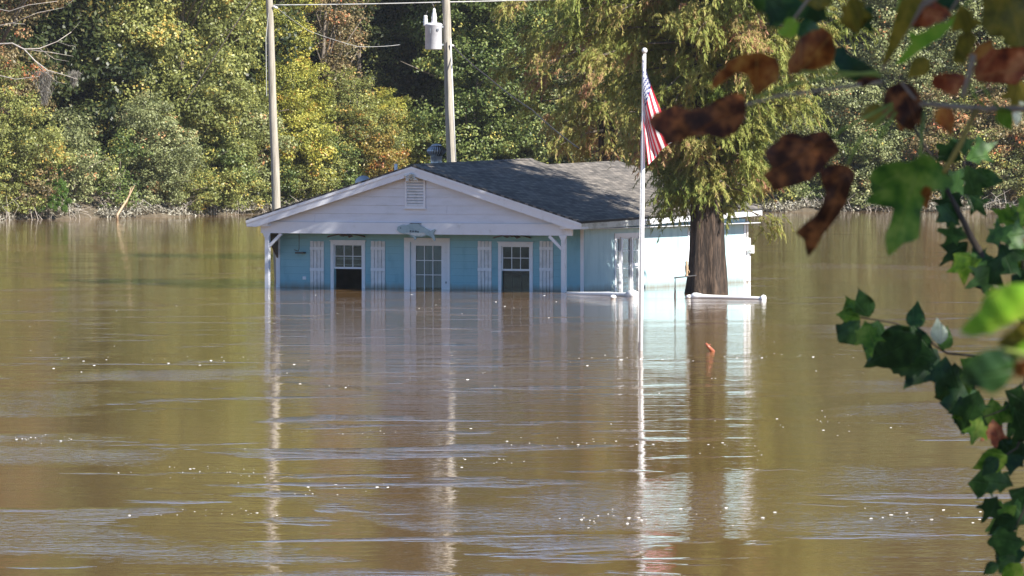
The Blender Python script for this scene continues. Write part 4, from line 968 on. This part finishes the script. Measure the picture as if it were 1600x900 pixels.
def leaf_from_outline(poly, Y, m, parent, seed, tilt=(.3, .3), curl=.25, name='leaf', org=None):
    """poly in px; becomes a curved sheet with its own depth around distance Y"""
    rr = random.Random(seed); cx = sum(p[0] for p in poly) / len(poly); cy = sum(p[1] for p in poly) / len(poly)
    R_ = max(math.hypot(p[0] - cx, p[1] - cy) for p in poly)
    # densify + irregular edge
    pts = []
    for i in range(len(poly)):
        a, b_ = poly[i], poly[(i + 1) % len(poly)]; L = math.hypot(a[0] - b_[0], a[1] - b_[1]); k = max(1, int(L / (R_ * .16)))
        for j in range(k):
            t = j / k; jx = rr.uniform(-.035, .035) * R_ if j else 0; jy = rr.uniform(-.035, .035) * R_ if j else 0
            pts.append((a[0] + (b_[0] - a[0]) * t + jx, a[1] + (b_[1] - a[1]) * t + jy))
    bm = bmesh.new(); vs = [bm.verts.new((x, y, 0)) for x, y in pts]; bm.faces.new(vs)
    bmesh.ops.triangulate(bm, faces=bm.faces[:]); 
    for _ in range(2): bmesh.ops.subdivide_edges(bm, edges=bm.edges[:], cuts=1, use_grid_fill=True)
    ph = rr.uniform(0, 6)
    o0 = P(*(org or poly[0]), Y)
    for v in bm.verts:
        dx, dy = (v.co.x - cx) / R_, (v.co.y - cy) / R_; sz = R_ / F * Y
        dep = sz * (tilt[0] * dx + tilt[1] * dy + curl * (dx * dx + .6 * dy * dy) + curl * .5 * math.sin(3.1 * dx + 2.2 * dy + ph) + curl * .06 * math.sin(9 * dx - 7 * dy + ph))
        v.co = P(v.co.x, v.co.y, Y + dep) - o0
    me = bpy.data.meshes.new(name); bm.to_mesh(me); bm.free(); me.materials.append(m); me.shade_smooth()
    o = bpy.data.objects.new(name, me); C.objects.link(o); o.parent = parent; o.location = o0 - Vector(parent.location); return o
def stalk(parent, pts, r, m, name='twig', Yd=None):
    q = MB(); vs = [P(x, y, Y) - Vector(parent.location) for x, y, Y in pts]; n_ = len(vs)
    q.tube(vs, [r[0] + (r[1] - r[0]) * i / (n_ - 1) for i in range(n_)], 8); return q.build(name, M[m], parent, True)
def gnd(x, y): return 3.9 if y < 3 else 3.9 * (1 - ((y - 3) / 27) ** 1.1)
Y1 = 8.0
syc = empty('sycamore_tree', (2.2, 6.5, gnd(2.2, 6.5))); tag(syc, 'near tree whose blurred brown, orange and green autumn leaves hang into the upper right', 'tree')
q = MB(); q.tube([(0, 0, -.4), (.03, 0, 1.2), (-.03, .05, 2.8), (0, .1, 5.2), (.1, .1, 7.6)], [.2, .16, .14, .11, .06], 12); q.build('trunk', M['bark'], syc, True)
pv = Vector(syc.location)
q = MB(); q.tube([Vector((0, .02, 1.5)), P(1900, 190, 7.7) - pv, P(1600, 170, 8.0) - pv, P(1540, 170, 8) - pv, P(1450, 163, 8.05) - pv, P(1385, 156, 8.1) - pv], [.02, .008, .004, .0036, .0028, .0018], 8)
q.tube([Vector((0, .02, 2.2)), P(1800, -60, 7.8) - pv, P(1500, -30, 8) - pv, P(1240, -20, 8.1) - pv], [.02, .012, .006, .003], 8)
q.tube([P(1500, -30, 8) - pv, P(1440, 10, 8) - pv, P(1400, 70, 8) - pv, P(1378, 110, 8) - pv], [.005, .004, .003, .002], 7)
q.build('branch', M['pinktwig'], syc, True)
stalk(syc, [(1525, 172, 8), (1500, 225, 7.95), (1476, 268, 7.9)], (.0035, .0028), 'ochretwig')
stalk(syc, [(1443, 175, 8), (1437, 245, 7.9)], (.0022, .002), 'greentwig')
stalk(syc, [(1400, 175, 8), (1380, 205, 8), (1364, 232, 8)], (.0022, .002), 'greentwig')
stalk(syc, [(1372, 112, 8), (1290, 122, 8), (1235, 133, 8), (1180, 152, 8)], (.0022, .0018), 'greentwig')
stalk(syc, [(1520, 85, 8), (1515, 115, 8), (1505, 150, 8)], (.004, .003), 'pinktwig')
OUT = [
 ('brown', Y1-.3, [(1013,190),(1022,176),(1050,165),(1078,172),(1100,168),(1128,150),(1145,146),(1162,149),(1166,168),(1160,195),(1150,208),(1128,217),(1105,211),(1080,214),(1058,222),(1040,229),(1033,212),(1022,205)], 1),
 ('orange', Y1, [(1110,143),(1113,125),(1122,112),(1145,92),(1160,84),(1190,82),(1213,90),(1219,108),(1214,128),(1195,140),(1178,150),(1172,128),(1168,118),(1152,112),(1138,122),(1126,132)], 2),
 ('orange', Y1+.1, [(1232,118),(1230,95),(1240,82),(1245,62),(1262,52),(1285,43),(1300,55),(1305,78),(1299,102),(1278,108),(1260,114)], 3),
 ('brown', Y1-.2, [(1191,274),(1205,262),(1215,250),(1196,246),(1194,238),(1215,220),(1222,210),(1240,206),(1256,212),(1270,206),(1290,204),(1300,214),(1314,236),(1298,248),(1287,262),(1280,270),(1262,284),(1254,275),(1238,281),(1222,284),(1207,300),(1203,288)], 4),
 ('brown', Y1-.1, [(1281,268),(1292,258),(1312,255),(1328,260),(1338,272),(1330,295),(1322,318),(1302,348),(1285,368),(1262,402),(1258,385),(1256,374),(1243,364),(1256,350),(1275,336),(1284,318),(1290,300),(1283,285)], 5),
 ('green', Y1, [(1350,316),(1362,304),(1385,295),(1372,288),(1358,282),(1362,266),(1380,256),(1402,252),(1420,254),(1434,246),(1443,238),(1458,246),(1474,260),(1482,272),(1492,288),(1475,296),(1458,298),(1446,306),(1440,330),(1438,352),(1436,372),(1424,378),(1412,380),(1400,392),(1388,401),(1384,385),(1383,368),(1392,345),(1396,326),(1390,312),(1372,322)], 6),
 ('bright', Y1-.1, [(1398,103),(1406,90),(1416,76),(1424,66),(1420,56),(1418,48),(1432,54),(1446,48),(1462,38),(1480,34),(1494,22),(1487,42),(1470,60),(1448,72),(1428,86),(1412,98)], 7),
 ('red', Y1+.1, [(1420,38),(1428,18),(1436,4),(1455,-4),(1466,6),(1478,12),(1488,25),(1472,32),(1450,42),(1434,44)], 8),
 ('brown', Y1, [(1379,176),(1381,150),(1390,136),(1410,126),(1428,134),(1437,150),(1444,172),(1447,190),(1432,196),(1424,206),(1412,200),(1400,188),(1386,186)], 9),
 ('red', Y1+.05, [(1455,134),(1457,117),(1478,114),(1492,112),(1506,118),(1517,128),(1502,136),(1494,149),(1478,146),(1464,140)], 10),
 ('red', Y1, [(1521,108),(1530,92),(1548,76),(1575,73),(1605,74),(1612,100),(1600,118),(1588,133),(1572,126),(1556,114),(1540,122),(1524,128)], 11),
 ('olive', Y1, [(1488,96),(1492,72),(1498,54),(1514,50),(1527,55),(1522,74),(1512,86),(1506,102)], 12),
 ('olive', Y1+.2, [(1343,182),(1352,168),(1368,160),(1382,166),(1385,180),(1374,196),(1358,192)], 13),
 ('olive', Y1-.3, [(1378,104),(1384,80),(1392,48),(1402,14),(1412,-10),(1442,-10),(1432,18),(1420,44),(1404,70),(1390,92)], 14),
 ('olive', Y1-.3, [(1530,-10),(1570,-14),(1612,-10),(1612,70),(1590,74),(1572,72),(1562,48),(1545,58),(1532,40),(1536,18)], 15),
 ('teal', Y1+.3, [(1168,-8),(1200,-14),(1240,-10),(1262,10),(1250,30),(1230,26),(1215,44),(1202,38),(1196,18),(1180,16)], 16),
 ('teal', Y1+.3, [(1240,40),(1258,28),(1276,36),(1282,48),(1262,58),(1246,58)], 17),
 ('bright', Y1-.2, [(1213,50),(1222,44),(1228,28),(1238,27),(1248,37),(1246,52),(1236,60),(1222,58)], 18),
 ('deep', Y1+.4, [(1300,74),(1316,72),(1332,88),(1352,98),(1372,112),(1374,128),(1352,124),(1334,128),(1314,116),(1302,100)], 19),
 ('olive', Y1+.1, [(1240,-8),(1268,-12),(1306,-8),(1296,10),(1278,16),(1262,8)], 20),
 ('deep', Y1+.3, [(1440,-10),(1500,-12),(1498,12),(1478,22),(1466,8)], 21),
 ('orange', Y1, [(1440,312),(1438,300),(1447,290),(1456,296),(1452,318),(1444,334)], 22),
 ('pale', Y1+1.5, [(1568,150),(1578,140),(1592,142),(1604,150),(1600,164),(1584,162)], 23),
 ('pale', Y1+1.5, [(1582,176),(1594,172),(1596,184),(1588,198),(1584,188)], 24),
 ('brown', Y1, [(1378,126),(1360,130),(1348,138),(1336,128),(1350,120),(1366,118)], 25),
]
ORG = {1: (1160, 165), 2: (1182, 148), 3: (1250, 112), 4: (1282, 226), 5: (1322, 262), 6: (1440, 252), 7: (1490, 26), 8: (1484, 22), 9: (1408, 128), 10: (1514, 128), 11: (1526, 120), 12: (1516, 98), 13: (1382, 168), 14: (1425, -8), 15: (1570, -12), 18: (1240, 30), 16: (1230, -10), 19: (1370, 122)}
for nm, Y, poly, sd in OUT:
    rr = random.Random(sd * 7)
    leaf_from_outline(poly, Y, FL[nm], syc, sd, (rr.uniform(-.7, .7), rr.uniform(-.5, .5)), rr.uniform(.15, .4), org=ORG.get(sd))
for pts in ([(1160, 165), (1215, 150), (1290, 140), (1378, 128)], [(1250, 112), (1300, 112), (1378, 118)], [(1282, 226), (1320, 200), (1388, 165)], [(1322, 262), (1345, 215), (1395, 168)], [(1490, 26), (1512, 4), (1530, -30)], [(1514, 128), (1522, 150), (1540, 168)], [(1526, 120), (1545, 150), (1560, 168)], [(1408, 128), (1425, 150), (1440, 166)], [(1382, 168), (1395, 162)], [(1240, 30), (1262, 0), (1290, -26)], [(1484, 18), (1500, -5), (1510, -30)]):
    stalk(syc, [(x, y, 8.0) for x, y in pts], (.0016, .0022), 'greentwig' if pts[0][0] % 4 else 'pinktwig', 'leaf_stalk')
# unseen overhead canopy, put in to shade the hanging leaves and the sapling
def lobed(n=5, serr=.0, seed=0, wid=1.0):
    """leaf outline in unit coordinates, stalk at origin, tip at +y"""
    rr = random.Random(seed); tips = [(-2.25, .62), (-1.15, .88), (0, 1.05), (1.15, .88), (2.25, .62)]
    P_ = [(0.0, 0.0)]; 
    seq = []
    for i, (a, L) in enumerate(tips):
        if i: 
            am = (tips[i - 1][0] + a) / 2; seq.append((am, .44 * min(L, tips[i - 1][1]) + .08))
        for da, k in ((-.22, .70), (-.09, .86), (0, 1), (.09, .86), (.22, .70)): seq.append((a + da, L * k * (1 + rr.uniform(-serr, serr))))
    c = (0, .42)
    return [(0, 0)] + [(c[0] + math.sin(a * .9) * r_ * .62 * wid, c[1] + math.cos(a * .9) * r_ * .62) for a, r_ in seq]
def ovate(seed=0, n=9, serr=.05):
    rr = random.Random(seed); L = [(0, 0)]; R2 = []
    for i in range(1, n):
        t = i / n; w_ = .36 * math.sin(math.pi * t ** .75) ; L.append((-w_ * (1 + rr.uniform(-serr, serr)), t)); L.append((-w_ * .9, t + .03)); R2.append((w_ * .9, t + .03)); R2.append((w_, t))
    return L + [(0, 1.08)] + R2[::-1]
def put_leaf(par, kind, px, py, size, ang, Y, m, seed, squash=1.0):
    base = lobed(serr=.12, seed=seed) if kind == 'lobed' else ovate(seed)
    a = R(ang); poly = []
    for x, y in base:
        x *= size * squash; y *= size
        poly.append((px + x * math.cos(a) + y * math.sin(a), py - (y * math.cos(a) - x * math.sin(a))))
    rr = random.Random(seed + 3)
    return leaf_from_outline(poly, Y, m, par, seed, (rr.uniform(-.6, .6), rr.uniform(-.4, .6)), rr.uniform(.08, .2), org=(px, py))
rs3 = np.random.RandomState(5); c = []
for k in range(115):
    ctr_ = np.array([rs3.uniform(1.4, 7.5), rs3.uniform(1.5, 13.0), rs3.uniform(7.6, 11.5)]); m_ = 60
    c.append(ctr_ + rs3.normal(size=(m_, 3)) * np.array([.38, .38, .25]))
c.append(np.stack([rs3.uniform(.15, 1.7, 100), rs3.uniform(6.9, 8.0, 100), rs3.uniform(5.83, 6.7, 100)], 1))  # loose leaves just out of view, added to cast crisp shadows
c = np.concatenate(c) - np.array(syc.location)
me = leaves_mesh('crown', c, rs3.normal(size=(len(c), 3)) * .6 + np.array([0, 0, 1]), rs3.uniform(.13, .22, len(c)), rs3.uniform(.11, .17, len(c)), rs3.uniform(0, 1, len(c)), FOL['canopy'])
o = bpy.data.objects.new('crown', me); C.objects.link(o); o.parent = syc

for i, (px, py, s, a, kd, mt) in enumerate([(1330, -10, 62, 170, 'lobed', 'olive'), (1362, 8, 55, -150, 'lobed', 'deep'), (1405, -8, 60, 150, 'lobed', 'green'), (1452, 92, 44, -130, 'ovate', 'olive'), (1470, 165, 46, 160, 'ovate', 'orange'), (1500, 6, 58, 165, 'lobed', 'olive'), (1548, 60, 60, -160, 'lobed', 'orange'), (1585, 20, 66, 170, 'lobed', 'deep'), (1196, -6, 60, 140, 'lobed', 'deep'), (1270, -12, 62, 185, 'lobed', 'deep'), (1560, 168, 40, 150, 'ovate', 'green'), (1414, 168, 38, -170, 'ovate', 'orange'), (1592, 120, 56, 190, 'lobed', 'olive')]):
    put_leaf(syc, kd, px, py, s, a, 8.0 + (i % 5) * .09, FL[mt], 300 + i)

# darker sapling behind, in better focus
Y2 = 14.0
sap = empty('sapling', (1.5, Y2 + .1, gnd(1.5, Y2 + .1))); tag(sap, 'dark green leafy sapling with a thin forked stem along the right edge', 'sapling')
pv = Vector(sap.location)
q = MB(); main = [Vector((0, 0, -.3)), P(1790, 720, Y2) - pv, P(1620, 520, Y2) - pv, P(1552, 447, Y2) - pv, P(1545, 415, Y2) - pv, P(1518, 372, Y2) - pv, P(1500, 335, Y2) - pv, P(1482, 300, Y2) - pv, P(1455, 245, Y2) - pv, P(1425, 195, Y2) - pv, P(1378, 128, Y2) - pv, P(1304, 62, Y2) - pv]
q.tube(main, [.022, .015, .010, .0085, .0085, .0075, .006, .0045, .0035, .0028, .002, .0013], 8); q.build('stem', M['twig'], sap, True)
for pts, r in [([(1552, 447), (1560, 400), (1565, 355)], .003), ([(1490, 318), (1507, 330), (1507, 240)], .0022), ([(1600, 500), (1560, 560), (1480, 552), (1440, 525), (1400, 505), (1340, 495)], .0035), ([(1620, 520), (1600, 600), (1570, 640), (1530, 655)], .003), ([(1640, 560), (1590, 700), (1560, 720), (1540, 745)], .003), ([(1650, 640), (1600, 800), (1580, 840), (1560, 880)], .003), ([(1552, 447), (1580, 470), (1605, 480)], .003), ([(1598, 420), (1594, 380), (1590, 330)], .002), ([(1605, 440), (1598, 400)], .002)]:
    q = MB(); q.tube([P(x, y, Y2 + .02) - pv for x, y in pts], [r * (1 - .6 * i / (len(pts) - 1)) for i in range(len(pts))], 6); q.build('twig', M['twig'], sap, True)
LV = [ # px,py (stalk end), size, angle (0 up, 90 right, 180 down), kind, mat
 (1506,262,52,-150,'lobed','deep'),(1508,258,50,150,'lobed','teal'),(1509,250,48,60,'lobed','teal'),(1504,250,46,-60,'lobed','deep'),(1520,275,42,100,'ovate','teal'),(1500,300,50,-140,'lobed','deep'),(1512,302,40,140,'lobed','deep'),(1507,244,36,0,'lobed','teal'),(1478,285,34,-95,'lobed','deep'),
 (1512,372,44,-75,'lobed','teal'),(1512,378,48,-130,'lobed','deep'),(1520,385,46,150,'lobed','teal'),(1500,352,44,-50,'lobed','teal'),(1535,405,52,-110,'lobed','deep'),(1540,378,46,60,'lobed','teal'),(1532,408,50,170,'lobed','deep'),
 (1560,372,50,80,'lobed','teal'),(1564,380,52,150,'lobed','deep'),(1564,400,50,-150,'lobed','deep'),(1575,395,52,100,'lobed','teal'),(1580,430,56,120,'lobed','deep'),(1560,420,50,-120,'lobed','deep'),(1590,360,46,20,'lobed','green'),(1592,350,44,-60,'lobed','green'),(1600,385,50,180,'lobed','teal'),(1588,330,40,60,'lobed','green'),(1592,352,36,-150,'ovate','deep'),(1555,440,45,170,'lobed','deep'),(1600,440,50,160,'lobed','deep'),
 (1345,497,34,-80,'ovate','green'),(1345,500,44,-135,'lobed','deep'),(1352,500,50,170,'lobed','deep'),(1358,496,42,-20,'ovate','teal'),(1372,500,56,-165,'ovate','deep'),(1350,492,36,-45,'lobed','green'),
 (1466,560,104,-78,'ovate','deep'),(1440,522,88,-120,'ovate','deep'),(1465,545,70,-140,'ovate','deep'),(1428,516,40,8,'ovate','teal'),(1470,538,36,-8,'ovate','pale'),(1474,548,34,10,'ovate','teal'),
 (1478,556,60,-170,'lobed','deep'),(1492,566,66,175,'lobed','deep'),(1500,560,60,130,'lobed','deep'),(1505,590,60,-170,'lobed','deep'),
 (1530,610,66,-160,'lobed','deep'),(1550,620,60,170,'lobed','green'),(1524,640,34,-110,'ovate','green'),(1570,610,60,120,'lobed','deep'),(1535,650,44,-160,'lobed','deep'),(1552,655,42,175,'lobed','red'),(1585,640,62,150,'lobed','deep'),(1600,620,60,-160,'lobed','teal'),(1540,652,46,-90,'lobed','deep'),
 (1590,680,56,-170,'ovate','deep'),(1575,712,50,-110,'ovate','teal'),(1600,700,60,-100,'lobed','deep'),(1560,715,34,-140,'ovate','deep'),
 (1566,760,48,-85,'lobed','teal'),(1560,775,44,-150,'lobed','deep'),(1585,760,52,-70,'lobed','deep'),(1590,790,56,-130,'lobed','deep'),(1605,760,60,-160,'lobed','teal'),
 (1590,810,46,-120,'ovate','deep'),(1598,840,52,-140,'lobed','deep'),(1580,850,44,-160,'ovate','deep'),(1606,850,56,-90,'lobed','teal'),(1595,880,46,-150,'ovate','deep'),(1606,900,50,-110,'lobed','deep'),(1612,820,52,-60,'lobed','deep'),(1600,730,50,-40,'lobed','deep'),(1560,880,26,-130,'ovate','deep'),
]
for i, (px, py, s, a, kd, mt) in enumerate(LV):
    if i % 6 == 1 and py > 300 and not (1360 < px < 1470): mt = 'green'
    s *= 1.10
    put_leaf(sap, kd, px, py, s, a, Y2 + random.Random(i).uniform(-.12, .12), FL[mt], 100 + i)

# closest, blurred bright leaves at the right edge
Y3 = 4.6
nb = empty('leafy_branch', (1.1, Y3, gnd(1.1, Y3))); tag(nb, 'very near blurred branch with bright green leaves poking in from the middle right edge', 'branch')
pv = Vector(nb.location)
q = MB(); q.tube([Vector((0, 0, -.2)), Vector((-.05, 0, .9)), P(1720, 640, Y3) - pv, P(1640, 560, Y3) - pv, P(1570, 548, Y3) - pv], [.02, .014, .006, .003, .002], 8); q.build('stem', M['greentwig'], nb, True)
for nm, poly, sd in [('bright', [(1500,520),(1506,508),(1530,486),(1536,466),(1552,450),(1580,443),(1612,444),(1625,470),(1615,492),(1590,500),(1572,510),(1548,522),(1520,526)], 41),
                     ('deep', [(1498,594),(1503,572),(1525,554),(1548,546),(1572,544),(1588,556),(1586,580),(1572,604),(1552,616),(1530,608),(1512,604)], 42),
                     ('olive', [(1556,538),(1568,524),(1590,508),(1612,500),(1616,540),(1590,548),(1570,544)], 43),
                     ('bright', [(1560,572),(1572,556),(1590,540),(1615,524),(1618,540),(1598,556),(1578,572)], 44),
                     ('orange', [(1580,582),(1586,566),(1604,562),(1618,570),(1612,588),(1592,590)], 45)]:
    rr = random.Random(sd); leaf_from_outline(poly, Y3, FL[nm], nb, sd, (rr.uniform(-.4, .4), rr.uniform(.2, .7)), .3)

# ------------------------------------------------------------ thin river haze between the camera and the far wood
q = MB(); q.box((-60, -25, -5), (60, 420, 40)); 
hm = bpy.data.materials.new('haze'); hm.use_nodes = True; hn = hm.node_tree; hn.nodes.remove(hn.nodes['Principled BSDF'])
vp = hn.nodes.new('ShaderNodeVolumePrincipled'); vp.inputs['Color'].default_value = (.9, .92, .95, 1); vp.inputs['Density'].default_value = .00007; vp.inputs['Anisotropy'].default_value = .2
hn.links.new(vp.outputs[0], hn.nodes['Material Output'].inputs['Volume'])
tag(q.build('haze', hm), kind='stuff')
